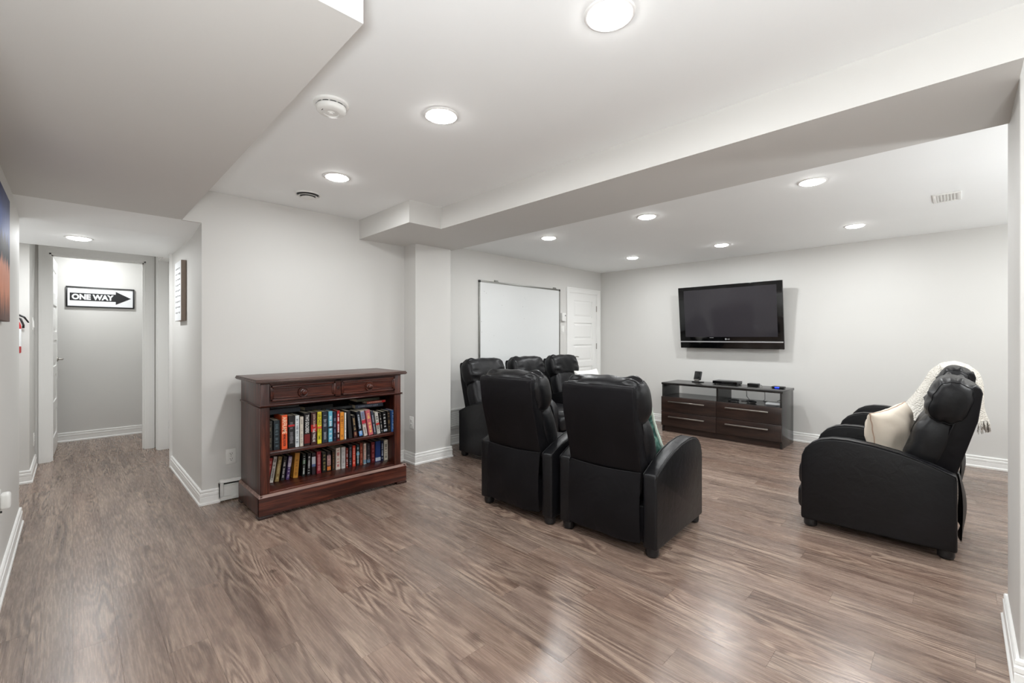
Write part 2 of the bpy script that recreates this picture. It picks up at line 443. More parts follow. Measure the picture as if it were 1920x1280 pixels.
mb.box(.655, .785, 5.262, 5.28, 0, 2.05).box(.655, .785, 6.09, 6.108, 0, 2.05).box(.655, .785, 5.27, 6.10, 2.04, 2.06)
struct('trim_3', mb, M['trim'])

def panel_door(name, w_, h_, th, parent=None):
    """five horizontal recessed panels on both faces; local x across, y thickness, z up"""
    sx, rt, rb = .11, .11, .18; gap = .085
    ph = (h_-rt-rb-4*gap)/5; zs = [rb+k*(ph+gap) for k in range(5)]
    mb = MB().box(0, sx, 0, th, 0, h_).box(w_-sx, w_, 0, th, 0, h_)
    z = 0
    for k in range(6):
        z0 = 0 if k == 0 else zs[k-1]+ph; z1 = zs[k] if k < 5 else h_
        mb.box(sx, w_-sx, 0, th, z0, z1)
    o = struct(name, mb, M['trim'])
    for z in zs:
        pm = MB()
        pm.box(sx-.001, w_-sx+.001, .010, th-.010, z-.001, z+ph+.001)
        for yy, s in ((0, 1), (th, -1)):           # raised field with a sloped border
            a0, a1 = sx+.012, w_-sx-.012; i = len(pm.v); q = .03
            ya, yb = yy+s*.0105, yy+s*.004
            pm.v += [(a0, ya, z+.012), (a1, ya, z+.012), (a1, ya, z+ph-.012), (a0, ya, z+ph-.012), (a0+q, yb, z+.012+q), (a1-q, yb, z+.012+q), (a1-q, yb, z+ph-.012-q), (a0+q, yb, z+ph-.012-q)]
            pm.f += [(i+4, i+5, i+6, i+7)]+[(i+k, i+(k+1) % 4, i+4+(k+1) % 4, i+4+k) for k in range(4)]
        pm.build('panel', M['trim'], o)
    return o
def lever(parent, x, y, z, sy, sx=1):
    """rose, neck and lever of a door handle on the face looking towards sy along y"""
    mb = MB().lathe([(0, 0), (.026, 0), (.026, .006), (.02, .010), (.010, .012), (.010, .045), (0, .045)], (0, 0, 0), 'y', 16)
    if sy < 0: mb.xf(Matrix.Scale(-1, 4, (0, 1, 0)))
    mb.tube([(0, sy*.045, 0), (sx*.03, sy*.047, .001), (sx*.075, sy*.046, .002), (sx*.115, sy*.043, -.004)], [.009, .009, .008, .006], 8)
    mb.xf(Matrix.Translation((x, y, z))); return mb.build('door_handle', M['grey_metal'], parent, smooth=40)
d1 = panel_door('door_1', .70, 2.02, .035); lever(d1, .64, .035, .97, 1, -1); lever(d1, .64, 0, .97, -1, -1)
d1.location = (-.146, 6.384, .008); d1.rotation_euler = (0, 0, math.radians(88.2))
for z in (.337, 1.053, 1.79):
    hb = MB().box(0, .003, -.034, .03, -.045, .045).lathe([(0, -.046), (.006, -.046), (.006, .046), (0, .046)], (.002, .034, 0), 'z', 8).build('hinge', M['grey_metal'], d1, smooth=40)
    hb.matrix_parent_inverse = Matrix.Identity(4)
    hb.location = (-.036, .031, z); hb.rotation_euler = (0, 0, -PI/2)
d2 = panel_door('door_2', .815, 2.035, .035); d2.location = (.775, 5.2805, .006); d2.rotation_euler = (0, 0, PI/2)
d3 = panel_door('door_3', DX1-DX0-.05, DZ-.03, .035); d3.location = (DX0+.025, YW+.004, .008)
lever(d3, .06, 0, .92, -1)
for z in (.25, 1.07, 1.66):
    MB().lathe([(0, -.045), (.007, -.045), (.007, .045), (0, .045)], (DX1-DX0-.05+.004, -.004, z), 'z', 8).build('hinge', M['grey_metal'], d3, smooth=40)
mb = MB(); casing_y(mb, DX0+.012, DX1-.012, DZ-.012, YW, .068)
mb.box(DX0, DX0+.022, YW-.004, YW+.117, 0, DZ).box(DX1-.022, DX1, YW-.004, YW+.117, 0, DZ).box(DX0, DX1, YW-.004, YW+.117, DZ-.022, DZ)
struct('trim_4', mb, M['trim'])

# ------------------------------------------------------------------ lamps
def downlight(x, y, z, label, group, k=1.0):
    t = thing('recessed_light', (x, y, z), label, 'ceiling light', group=group)
    MB().lathe([(.066, -.001), (.0715, -.005), (.077, -.005), (.083, -.003), (.085, 0), (.085, .002), (.060, .002), (.060, -.001), (.066, -.001)], (0, 0, 0), 'z', 32).build('trim_ring', M['trim'], t, smooth=50)
    MB().lathe([(0, -.016), (.03, -.0155), (.05, -.0135), (.064, -.009), (.070, 0)], (0, 0, 0), 'z', 32).build('diffuser', M['diffuser'], t, smooth=180)
    ld = bpy.data.lights.new('lamp', 'AREA'); ld.shape = 'DISK'; ld.size = .12; ld.energy = LAMP_W*k; ld.color = (.955, .985, 1)
    ld.spread = math.radians(LAMP_SPREAD); lo = bpy.data.objects.new('lamp', ld); COL.objects.link(lo); lo.parent = t; lo.location = (0, 0, -.018)
    return t
GM, GT = 'downlights in the main ceiling', 'downlights in the ceiling over the armchairs'
downlight(1.268, .82, ZC, 'large bright downlight at the top edge, nearest to the viewer', GM)
downlight(1.267, 1.768, ZC, 'bright downlight to the right of the smoke alarm', GM)
downlight(1.257, 2.936, ZC, 'downlight beside the round ceiling vent, above the bookcase', GM)
downlight(1.27, -.75, ZC, 'added fill downlight behind the viewer, in line with the main row', GM)  # this one and the next are unseen, added as fill light
downlight(-.75, -.75, ZC, 'added fill downlight behind the viewer on the left', GM)
downlight(3.48, .69, ZT, 'downlight beyond the beam nearest to the viewer, left of the square vent', GT)
downlight(3.485, 1.882, ZT, 'middle downlight of the row just beyond the ceiling beam', GT)
downlight(3.505, 3.0, ZT, 'leftmost downlight beyond the beam, above the whiteboard', GT)
downlight(5.152, 2.986, ZT, 'farthest downlight, near the corner with the panel door', GT)
downlight(5.146, 1.873, ZT, 'downlight in front of the television', GT)
downlight(5.138, .683, ZT, 'downlight between the television and the square vent', GT)
downlight(3.48, -1.0, ZT, 'added fill downlight beyond the beam, hidden behind the pier', GT)  # added with the next one for more light, both out of view
downlight(5.14, -1.0, ZT, 'added fill downlight by the right wall, hidden behind the pier', GT)
downlight(.033, 4.874, 2.0, 'single downlight in the low hallway ceiling', 'hallway downlights', 1.2)
downlight(.15, 6.85, 2.29, 'downlight in the small room behind the open door', 'hallway downlights', .9)
def fill_uplight(x, y, label, k=1.0, c=(.95, .98, 1)):  # unseen uplight with a stand, added to lift the ceiling brightness
    t = thing('added_fill_lamp', (x, y, 0), label, 'added fill light', group='added fill uplights out of view')
    MB().lathe([(0, 0), (.14, 0), (.14, .012), (.03, .03), (0, .03)], (0, 0, 0), 'z', 28).build('base', M['grey_metal'], t, smooth=40)
    MB().tube([(0, 0, .02), (0, 0, .78)], .012, 10).build('pole', M['grey_metal'], t, smooth=60)
    MB().lathe([(0, .77), (.03, .775), (.11, .83), (.17, .92), (.175, .92), (.115, .822), (.03, .765), (0, .76)], (0, 0, 0), 'z', 28).build('bowl', M['grey_metal'], t, smooth=60)
    ld = bpy.data.lights.new('lamp', 'AREA'); ld.shape = 'DISK'; ld.size = .30; ld.energy = UPLIGHT_W*k; ld.color = c
    lo = bpy.data.objects.new('lamp', ld); COL.objects.link(lo); lo.parent = t; lo.location = (0, 0, .90); lo.rotation_euler = (PI, 0, 0)
fill_uplight(-.35, -.5, 'added fill uplight, unseen behind the viewer', .88)
fill_uplight(3.5, -1.5, 'added fill uplight, unseen beyond the pier', .34)
fill_uplight(5.2, -1.6, 'added fill uplight, unseen in the far corner beyond the pier', .08)
fill_uplight(-1.1, 4.95, 'added fill uplight, unseen around the corner of the hallway', .05)

# ------------------------------------------------------------------ ceiling fittings
t = thing('smoke_alarm', (.842, 2.03, ZC), 'round white smoke alarm on the main ceiling', 'smoke alarm')
MB().lathe([(0, 0), (.076, 0), (.076, -.010), (.070, -.014), (.060, -.014), (.060, -.010), (0, -.010)], (0, 0, 0), 'z', 36).build('base', M['white_plastic'], t, smooth=40)
MB().lathe([(.058, -.010), (.0655, -.020), (.064, -.034), (.056, -.042), (.036, -.045), (.034, -.042), (.016, -.042), (.014, -.045), (0, -.045)], (0, 0, 0), 'z', 36).build('cap', M['white_plastic'], t, smooth=40)
mb = MB()
for k in range(12):
    a0 = k*PI/6+.06; a1 = a0+.40
    mb.grid(lambda u, v: ((.0625+.003*v)*math.cos(a0+(a1-a0)*u), (.0625+.003*v)*math.sin(a0+(a1-a0)*u), -.0135-.005*v), 5, 2)
mb.build('sensor_slot', M['ivory_dark'], t)
MB().lathe([(0, -.049), (.008, -.049), (.010, -.045), (0, -.044)], (0, 0, 0), 'z', 16).build('test_button', M['white_plastic'], t, smooth=40)
MB().box(-.044, -.041, -.012, .002, -.0445, -.0425).box(-.038, -.035, -.012, .002, -.0445, -.043).build('horn_slot', M['ivory_dark'], t)
t = thing('round_vent', (1.253, 3.445, ZC), 'round white ceiling vent above the bookcase wall', 'vent')
MB().lathe([(.076, 0), (.092, 0), (.092, -.004), (.084, -.008), (.077, -.004), (.076, 0)], (0, 0, 0), 'z', 36).build('rim', M['white_plastic'], t, smooth=50)
MB().lathe([(0, -.0), (.078, -.0), (.078, -.001), (0, -.001)], (0, 0, 0), 'z', 36).build('throat', M['ivory_dark'], t)
MB().lathe([(0, -.016), (.035, -.018), (.046, -.022), (.050, -.026), (.04, -.028), (.02, -.030), (0, -.031)], (0, 0, 0), 'z', 36).build('cone', M['white_plastic'], t, smooth=50)
MB().lathe([(.056, -.010), (.066, -.014), (.070, -.018), (.060, -.018), (.054, -.013), (.056, -.010)], (0, 0, 0), 'z', 36).build('ring', M['white_plastic'], t, smooth=50)
t = thing('square_vent', (4.56, .068, ZT), 'white louvred register in the ceiling at the right', 'vent')
mb = MB().box(-.128, .128, -.075, -.058, -.008, 0).box(-.128, .128, .058, .075, -.008, 0).box(-.128, -.108, -.06, .06, -.008, 0).box(.108, .128, -.06, .06, -.008, 0)
mb.build('frame', M['white_plastic'], t, bevel=.002)
for k in range(7):
    MB().prism([(-.052+k*.0173-.006, -.007), (-.052+k*.0173+.004, -.001), (-.052+k*.0173+.006, -.002), (-.052+k*.0173-.004, -.008)], -.109, .109, 'yz').build('louvre', M['white_plastic'], t)
MB().box(-.11, .11, -.06, .06, -.0008, 0).build('throat', M['white_plastic'], t)

# ------------------------------------------------------------------ recliners
def arc_profile():
    top = [(0, .44), (.004, .462), (.06, .487), (.14, .521), (.24, .552), (.36, .576), (.48, .588), (.56, .585), (.62, .570), (.665, .543), (.70, .503), (.718, .455), (.722, .40)]
    return [(0, .047)]+[(.722, .047)]+list(reversed(top))
def make_recliner():
    t = thing('recliner', (0, 0, 0), '', 'armchair')
    L, Cv = M['leather'], M['cover']
    hw, ta = .325, .082
    for s in (1, -1):
        y0, y1 = (hw-ta, hw) if s > 0 else (-hw, -hw+ta)
        a = MB().prism(arc_profile(), y0, y1, 'xz').build('arm', L, t, bevel=.014, seg=3)
        for yy in (y0+.004, y1-.004):
            pr = [p for p in arc_profile()[2:]]
            pts = [(p[0]*.985+.004, yy, p[1]-.004+.0035) for p in pr]
            MB().tube(pts, .0028, 6).build('seam', L, a, smooth=180)
    # dark under-frame carrying seat, mechanism and feet
    MB().box(.03, .66, -hw+ta+.003, hw-ta-.003, .062, .27).build('underframe', Cv, t, bevel=.01)
    for x in (.045, .675):
        for y in (-hw+.045, hw-.045):
            MB().lathe([(0, 0), (.026, 0), (.033, .004), (.037, .016), (.037, .05), (0, .052)], (x, y, 0), 'z', 16).build('foot', M['black_plastic'], t, smooth=45)
    # seat and footrest pads
    def pad(name, x0, x1, z0, z1, hy, n=4.0, sd=0, parent=t, wr=.012):
        cx, cz, hx, hz = (x0+x1)/2, (z0+z1)/2, (x1-x0)/2, (z1-z0)/2
        rnd = random.Random(sd); ph = [rnd.uniform(0, 6.28) for _ in range(4)]
        def fn(u, v):
            a = u*2*PI; s = (v*2-1)
            f = (1-abs(s)**6)**(1/3.0) if abs(s) < 1 else 0
            ca, sa = math.cos(a), math.sin(a); r = (abs(ca)**n+abs(sa)**n)**(-1/n)
            wv = 1+wr*math.sin(9*s+ph[0]+2*a)+wr*.8*math.sin(15*s-3*a+ph[1])
            k = r*wv*(.55+.45*f) if f > .02 else r*.5
            return (cx+hx*ca*k*(1 if f > 0 else .9), s*hy, cz+hz*sa*k)
        m_ = MB().grid(fn, 32, 26, cu=True)
        nv = 26
        m_.f.append(tuple(k*nv for k in range(32))); m_.f.append(tuple(k*nv+nv-1 for k in reversed(range(32))))
        return m_.build(name, L, parent, smooth=60)
    inn = hw-ta-.004
    pad('seat', .08, .715, .265, .455, inn, 5, 1)
    pad('front_pad', .655, .755, .235, .385, inn, 4, 2)
    pad('footrest', .665, .760, .080, .232, inn, 4, 3)
    # back shell: a leaning board, kinked, narrower than the arms' gap
    prof = [(.02, .42), (.10, .44), (.095, .515), (.022, .712), (-.052, .938), (-.068, .952), (-.092, .945), (-.100, .915), (-.082, .764), (-.042, .613), (-.004, .474)]
    b = MB().prism(prof, -inn+.002, inn-.002, 'xz').build('back_shell', Cv, t, bevel=.010, seg=3)
    for s in (1, -1):
        MB().tube([(p[0]*.99, s*(inn-.003), p[1]) for p in ((.092, .50), (.022, .705), (-.05, .93))], .004, 6).build('piping', L, b, smooth=180)
    # padded back cushion and headrest roll: cross-section in x-z, gathered towards both ends
    def roll(name, c, hx, hz, hy, tilt, n, gather, k, sd, endp=5, endq=2.4):
        rnd = random.Random(sd); ph = [rnd.uniform(0, 6.28) for _ in range(6)]
        ct, st = math.cos(tilt), math.sin(tilt)
        def fn(u, v):
            a = u*2*PI; s = math.sin((v-.5)*PI)           # denser rows at the ends
            q = abs(s); f = (max(0, 1-q**endp))**(1/endq)
            ca, sa = math.cos(a), math.sin(a); r = (abs(ca)**n+abs(sa)**n)**(-1/n)
            gz = max(0, 1-((q-.70)/.24)**2)**.7
            wr = gather*gz*gz*(.55*math.cos(k*a+ph[0]+1.5*s)+.45*math.cos((k+3)*a+ph[1])+.25*math.cos((2*k-1)*a+ph[2]))
            sw = .016*math.sin(5*s+ph[3]+a)+.014*math.sin(8*s+ph[4]-2*a)+.010*math.sin(13*s+3*a+ph[5])
            kk = r*f*(1+wr+sw)
            x, z = hx*ca*kk, hz*sa*kk
            return (c[0]+x*ct+z*st, c[1]+s*hy, c[2]-x*st+z*ct)
        o = MB().grid(fn, 56, 40, cu=True).build(name, L, t, smooth=180)
        if sd == 5:
            for v0 in (.5-math.asin(.87)/PI, .5+math.asin(.87)/PI):        # stitched seam where the end panel meets the roll
                c0 = Vector((c[0], c[1]+hy*math.sin((v0-.5)*PI), c[2]))
                MB().tube([tuple(c0+(Vector(fn(k/40, v0))-c0)*1.008) for k in range(40)], .0028, 5, closed=True).build('seam', L, o, smooth=180)
        return o
    bc = (.110, 0, .600)
    roll('back_cushion', bc, .092, .195, inn+.016, -.34, 3.0, .10, 7, 11, 6, 2.6)
    hc = (.024, 0, .853)
    roll('headrest', hc, .098, .140, .272, -.30, 2.7, .11, 9, 5, 6.5, 2.7)
    # loose rear skirt hanging between the arms
    def sk(u, v):
        y = (u*2-1)*(inn-.004); z = .462-.385*v-(.012*math.sin(PI*u)); bl = math.sin(PI*v)**.8
        wob = .006*math.sin(7*u+3*v)+.005*math.sin(11*u-5*v+1)
        return (-.006-.030*bl*(.45+.55*math.sin(PI*u)**.5)-.012*v+wob*v, y, z)
    m_ = MB().grid(sk, 24, 18)
    m_.grid(lambda u, v: tuple(Vector(sk(u, v))+Vector((.005, 0, 0))), 24, 18)
    m_.build('rear_skirt', Cv, t, smooth=60)
    MB().tube([tuple(Vector(sk(u/23, 0))+Vector((.002, 0, 0))) for u in range(24)], .0035, 6).build('skirt_hem', L, t, smooth=180)
    return t
R0 = make_recliner()
GR = 'black leather recliners'
spots = [
    (2.235, 1.485, 3.5, 'near black recliner seen from behind, with the green pillow on it'),
    (2.165, 2.172, 3.5, 'black recliner seen from behind, left of the one with the green pillow'),
    (3.160, 3.650, -90, 'leftmost of the three recliners in front of the whiteboard, beside the pillar'),
    (3.830, 3.650, -90, 'middle of the three recliners in front of the whiteboard'),
    (4.500, 3.650, -90, 'recliner nearest the panel door, with the white pillow on its seat'),
    (3.715, .020, 92, 'black recliner at the right with a cream pillow, side panel towards the viewer'),
    (5.030, .015, 90, 'far right recliner half hidden behind another, under the white throw'),
]
rec = []
for i, (x, y, a, lab) in enumerate(spots):
    o = R0 if i == 0 else copy_tree(R0)
    o.location = (x, y, 0); o.rotation_euler = (0, 0, math.radians(a)); o['label'] = lab; o['group'] = GR; rec.append(o)

# pillows and throw
def pillow(name, label, C, U, V, hu, hv, th, mat_, edge_mat, sd=0, group=None, pr=.0035):
    """C centre, U and V unit directions across the pillow"""
    U, V = Vector(U).normalized(), Vector(V); V = (V-U*V.dot(U)).normalized(); N = U.cross(V)
    rnd = random.Random(sd); ph = [rnd.uniform(0, 6.28) for _ in range(6)]
    def edge(a, b):                      # slightly drawn-in sides, pointed corners
        return (a*(1-.07*(1-b*b)), b*(1-.07*(1-a*a)))
    def side(sg):
        def fn(u, v):
            a, b = u*2-1, v*2-1
            a = math.sin(a*PI/2); b = math.sin(b*PI/2)
            h = th*(max(0, (1-a*a))*max(0, (1-b*b)))**.42
            h *= 1+.06*math.sin(19*a-5*b+ph[3])*(a*a+b*b)/2+.06*math.sin(17*b+6*a+ph[4])*(a*a+b*b)/2+.10*math.sin(5*a+ph[0]+2*b)+.08*math.sin(7*b-3*a+ph[1])+.06*math.sin(11*a+4*b+ph[2])
            e = edge(a, b); return U*(e[0]*hu)+V*(e[1]*hv)+N*(sg*h)
        return fn
    m_ = MB().grid(side(1), 26, 26).grid(side(-1), 26, 26)
    o = m_.build(name, mat_, smooth=180); o.location = C
    pts = []
    for k in range(96):
        q = k/24; e = int(q); f = math.sin((q-e-.5)*PI)
        a, b = [(f, -1), (1, f), (-f, 1), (-1, -f)][e]
        e2 = edge(a, b); pts.append(U*(e2[0]*hu)+V*(e2[1]*hv)+N*.002*math.sin(k*1.7))
    MB().tube(pts, pr, 6, closed=True).build('piping', edge_mat, o, smooth=180)
    return tag(o, label, 'pillow', group)
pillow('throw_pillow', 'cream pillow on the recliner at the right, leaning into its back', (3.735, .310, .570), (.94, -.34, .12), (-.04, .06, 1), .205, .200, .108, M['beige'], M['tan_seam'], 3)
pillow('throw_pillow', 'green patterned pillow on the near recliner seen from behind', (2.545, 1.50, .645), (0, 1, .03), (-.55, 0, .83), .205, .200, .085, M['green'], M['pale_green'], 4, pr=.010)
pillow('throw_pillow', 'white pillow standing on the recliner by the panel door', (4.70, 3.335, .625), (1, -.1, .02), (0, .35, .93), .215, .185, .085, M['cloth_white'], M['cloth_white'], 6)

def throw_blanket():
    base = Vector((5.030, .015, 0))      # the recliner it lies on faces +Y
    path = [(.60, .480), (.52, .485), (.44, .505), (.37, .555), (.30, .645), (.238, .76), (.185, .865), (.140, .965), (.080, 1.022), (.01, 1.036), (-.05, 1.008), (-.098, .96), (-.118, .88), (-.122, .78), (-.130, .67), (-.150, .57)]
    pv = [Vector((p[0], p[1]-.040*min(1, max(0, (p[1]-.58)/.35)))) for p in path]; ln = [0]
    for a, b in zip(pv, pv[1:]): ln.append(ln[-1]+(b-a).length)
    def at(q):
        s = q*ln[-1]
        for k in range(len(pv)-1):
            if s <= ln[k+1]+1e-9: return pv[k].lerp(pv[k+1], (s-ln[k])/(ln[k+1]-ln[k]))
        return pv[-1]
    def fn(u, v, d=0):
        p = at(u); k = min(1, u/.5); k = k*k*(3-2*k); lat = (-.235+.215*k)+(.44-.17*k)*v       # across the chair
        rip = .012*math.sin(9*v+4*u)+.008*math.sin(17*v-3*u)
        q = at(min(1, u+.01))-at(max(0, u-.01)); nrm = Vector((-q.y, q.x)).normalized()*-1 if q.length else Vector((0, 1))
        nrm = Vector((q.y, -q.x)).normalized()
        e = .05*max(0, abs(v*2-1)-.55)**2*4+(.10*max(0, .30-v)**1.5/.164 if u < .55 else 0)
        pp = p+nrm*(.012+rip-e+d) if nrm.y > -2 else p
        return base+Vector((lat, pp.x, pp.y))
    m_ = MB().grid(lambda u, v: fn(u, v), 60, 24).grid(lambda u, v: fn(u, v, -.014), 60, 24)
    o = m_.build('throw_blanket', M['boucle'], smooth=180)
    tag(o, 'white fluffy throw draped over the far right recliner', 'blanket')
    fr = MB(); rnd = random.Random(2)
    for k in range(44):
        v = (k+.5)/44; a = Vector(fn(1, v))
        x, y = rnd.uniform(-.012, .012), rnd.uniform(-.02, .006)
        fr.tube([a, a+Vector((x*.4, y*.4-.004, -.035)), a+Vector((x, y, -.085-rnd.uniform(0, .02)))], [.0035, .003, .002], 5)
    f = fr.build('fringe', M['boucle'], o, smooth=180); f['kind'] = 'stuff'
throw_blanket()

# ------------------------------------------------------------------ bookcase
def bookcase():
    t = thing('bookcase', (1.422, 3.53, 0), 'dark mahogany bookcase with two drawers, full of books', 'bookcase')
    O = Vector((1.422, 3.53, 0))
    def B(mb, name, m, parent=t, **k):
        mb.xf(Matrix.Translation(-O)); return mb.build(name, m, parent, **k)
    x0, x1, yf, yb = .891, 1.953, 3.300, 3.775
    mb = MB()
    for k, (z0, z1, e) in enumerate(((.911, .917, .034), (.9175, .9235, .040), (.924, .930, .038), (.9305, .937, .034))):
        mb.box(x0-e+.002, x1+e-.002, yf-e, yb+.006, z0, z1)
    mb.box(x0-.03, x1+.03, yf-.03, yb+.004, .911, .9365)
    B(mb, 'top', M['mah_top'], bevel=.0015)
    for a, b in ((x0, x0+.022), (x1-.022, x1)):
        B(MB().box(a, b, yf+.018, yb, .155, .911), 'side_panel', M['mah_z'], bevel=.002)
    for a, b in ((x0, x0+.060), (x1-.056, x1)):
        B(MB().box(a, b, yf, yf+.022, .155, .911), 'stile', M['mah_z'], bevel=.003)
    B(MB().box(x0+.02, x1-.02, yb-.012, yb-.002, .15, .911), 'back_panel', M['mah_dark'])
    B(MB().box(x0+.06, x1-.056, yf+.004, yf+.024, .894, .911).box(x0+.06, x1-.056, yf+.004, yf+.024, .744, .776).box(1.402, 1.444, yf+.004, yf+.024, .77, .90), 'drawer_rail', M['mah_x'])
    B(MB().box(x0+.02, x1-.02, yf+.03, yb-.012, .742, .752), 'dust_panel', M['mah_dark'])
    mb = MB()
    prof = [(0, .744), (.008, .746), (.011, .752), (.008, .758), (0, .760)]
    mb.box(x0-.009, x1+.009, yf-.010, yf+.001, .745, .759).box(x0-.009, x0+.001, yf-.010, yb, .745, .759).box(x1-.001, x1+.009, yf-.010, yb, .745, .759)
    B(mb, 'waist_moulding', M['mah_x'], bevel=.005, seg=3)
    for a, b, kx in ((.951, 1.402, 1.170), (1.444, 1.897, 1.674)):
        d = B(MB().box(a+.002, b-.002, yf+.006, yf+.024, .778, .892), 'drawer', M['mah_x'])
        f = MB()
        for q, wq, yy in ((.002, .014, yf-.005), (.016, .010, yf+.001)):
            f.box(a+q, b-q, yy, yf+.007, .779+q, .779+q+wq).box(a+q, b-q, yy, yf+.007, .891-q-wq, .891-q)
            f.box(a+q, a+q+wq, yy, yf+.007, .779+q, .891-q).box(b-q-wq, b-q, yy, yf+.007, .779+q, .891-q)
        B(f, 'moulding', M['mah_x'], d, bevel=.0012)
        kb = MB().lathe([(0, 0), (.034, 0), (.0375, -.004), (.035, -.011), (.029, -.012), (.023, -.007), (.016, -.010), (.018, -.020), (.019, -.026), (.014, -.032), (.006, -.034), (0, -.033)], (0, 0, 0), 'y', 24)
        kb.xf(Matrix.Translation((kx, yf+.005, .829))); B(kb, 'knob', M['mah_x'], d, smooth=50)
    kb = MB().lathe([(0, .002), (.0115, .002), (.012, -.003), (.008, -.004), (.006, .0), (0, .0)], (1.423, yf+.003, .838), 'y', 16)
    B(kb, 'keyhole_boss', M['mah_dark'], smooth=50)
    B(MB().box(x0+.022, x1-.022, yf+.022, yb-.012, .405, .430), 'shelf', M['mah_x'], bevel=.005)
    B(MB().box(x0+.01, x1-.01, yf+.006, yb-.012, .148, .166), 'bottom_board', M['mah_x'], bevel=.002)
    # plinth with a chamfered top edge
    pz = [(0, .022), (.022, .022), (.022, .155), (.012, .155), (0, .142)]
    fr = MB().prism([(3.277+p[0], p[1]) for p in pz], x0-.014, x1+.040, 'yz')
    B(fr, 'plinth_front', M['mah_x'], bevel=.002)
    for xa, sg in ((x0-.014, 1), (x1+.040, -1)):
        pp = [(xa+sg*p[0], p[1]) for p in pz]
        if sg < 0: pp = pp[::-1]
        B(MB().prism(pp, 3.279, yb+.012, 'xz'), 'plinth_side', M['mah_z'], bevel=.002)
    cap = MB().prism([(3.2765, .1425), (3.278, .1425), (3.2895, .1555), (3.299, .1555), (3.299, .157), (3.289, .157)], x0-.0135, x1+.0395, 'yz')
    cap.prism([(x0-.0145, .1425), (x0-.013, .1425), (x0-.001, .1555), (x0+.008, .1555), (x0+.008, .157), (x0-.002, .157)], 3.279, yb+.012, 'xz')
    B(cap, 'worn_edge', M['mah_worn'])
    for xa, xb in ((x0-.016, x0+.075), (x1-.05, x1+.042)):
        for ya, yc in ((3.275, 3.35), (yb-.06, yb+.010)):
            B(MB().box(xa, xb, ya, yc, 0, .016).box(xa+.003, xb-.003, ya+.003, yc-.003, .015, .0225), 'foot', M['mah_dark'], bevel=.002)
    return t
bookcase()

# books: (x0, x1, height, lean degrees, colour, depth set-back, print colour, title, bands)
bmat = {}
def cmat(rgb):
    if rgb not in bmat: bmat[rgb] = plain('book_cover_%d' % len(bmat), srgb(*rgb), .38, 0, .5, 30, .12)
    return bmat[rgb]
def book(xa, xb, y, z, h, lean, rgb, depth, label, group, prt=None, title=None, bands=(), paper=None, tall=None):
    th = xb-xa
    t = thing('book', (xa, y, z+(th*math.sin(math.radians(lean))+.0003 if lean > 0 else 0)), label, 'book', group=group)
    b = .0018
    cov = MB().box(0, th, 0, b, 0, h).box(0, b, 0, depth, 0, h).box(th-b, th, 0, depth, 0, h)
    # rounded spine lip
    cov.build('cover', cmat(rgb), t)
    MB().box(b, th-b, b, depth-.004, .002, h-.003).build('pages', M['paper'], t)
    for z0, z1, c in bands:
        MB().box(.0004, th-.0004, -.0006, .001, h*z0, h*z1).build('spine_band', cmat(c), t)
    if title:
        for (txt, zc, ln, c, sz) in title:
            R = Matrix.Translation((th*(.5 if len(txt) and sz <= 1 else .5), -.0012, h*zc)) @ Matrix.Rotation(PI/2, 4, 'Y') @ FACE_NEGY
            text_obj('title', txt, cmat(c), t, R, th*.78*sz*1.25, h*ln, .0004)
    elif prt:
        rnd = random.Random(hash((round(xa*1000), rgb[0])) & 0xffff); m_ = MB(); q = h*.10
        while q < h*.88:                                # illegible lettering down the spine
            ln = h*rnd.uniform(.012, .03)
            if rnd.random() < .82:
                wq = th*rnd.uniform(.16, .27); m_.box(th*.5-wq, th*.5+wq, -.0009, .001, q, q+ln)
            q += ln+h*.012
            if rnd.random() < .12: q += h*.08
        m_.build('spine_print', cmat(prt), t)['kind'] = 'stuff'
    if lean: t.rotation_euler = (0, math.radians(lean), 0)
    return t
BK, WH, RD = (24, 23, 25), (226, 224, 218), (150, 36, 34)
GU, GL = 'books standing on the upper shelf', 'books standing on the lower shelf'
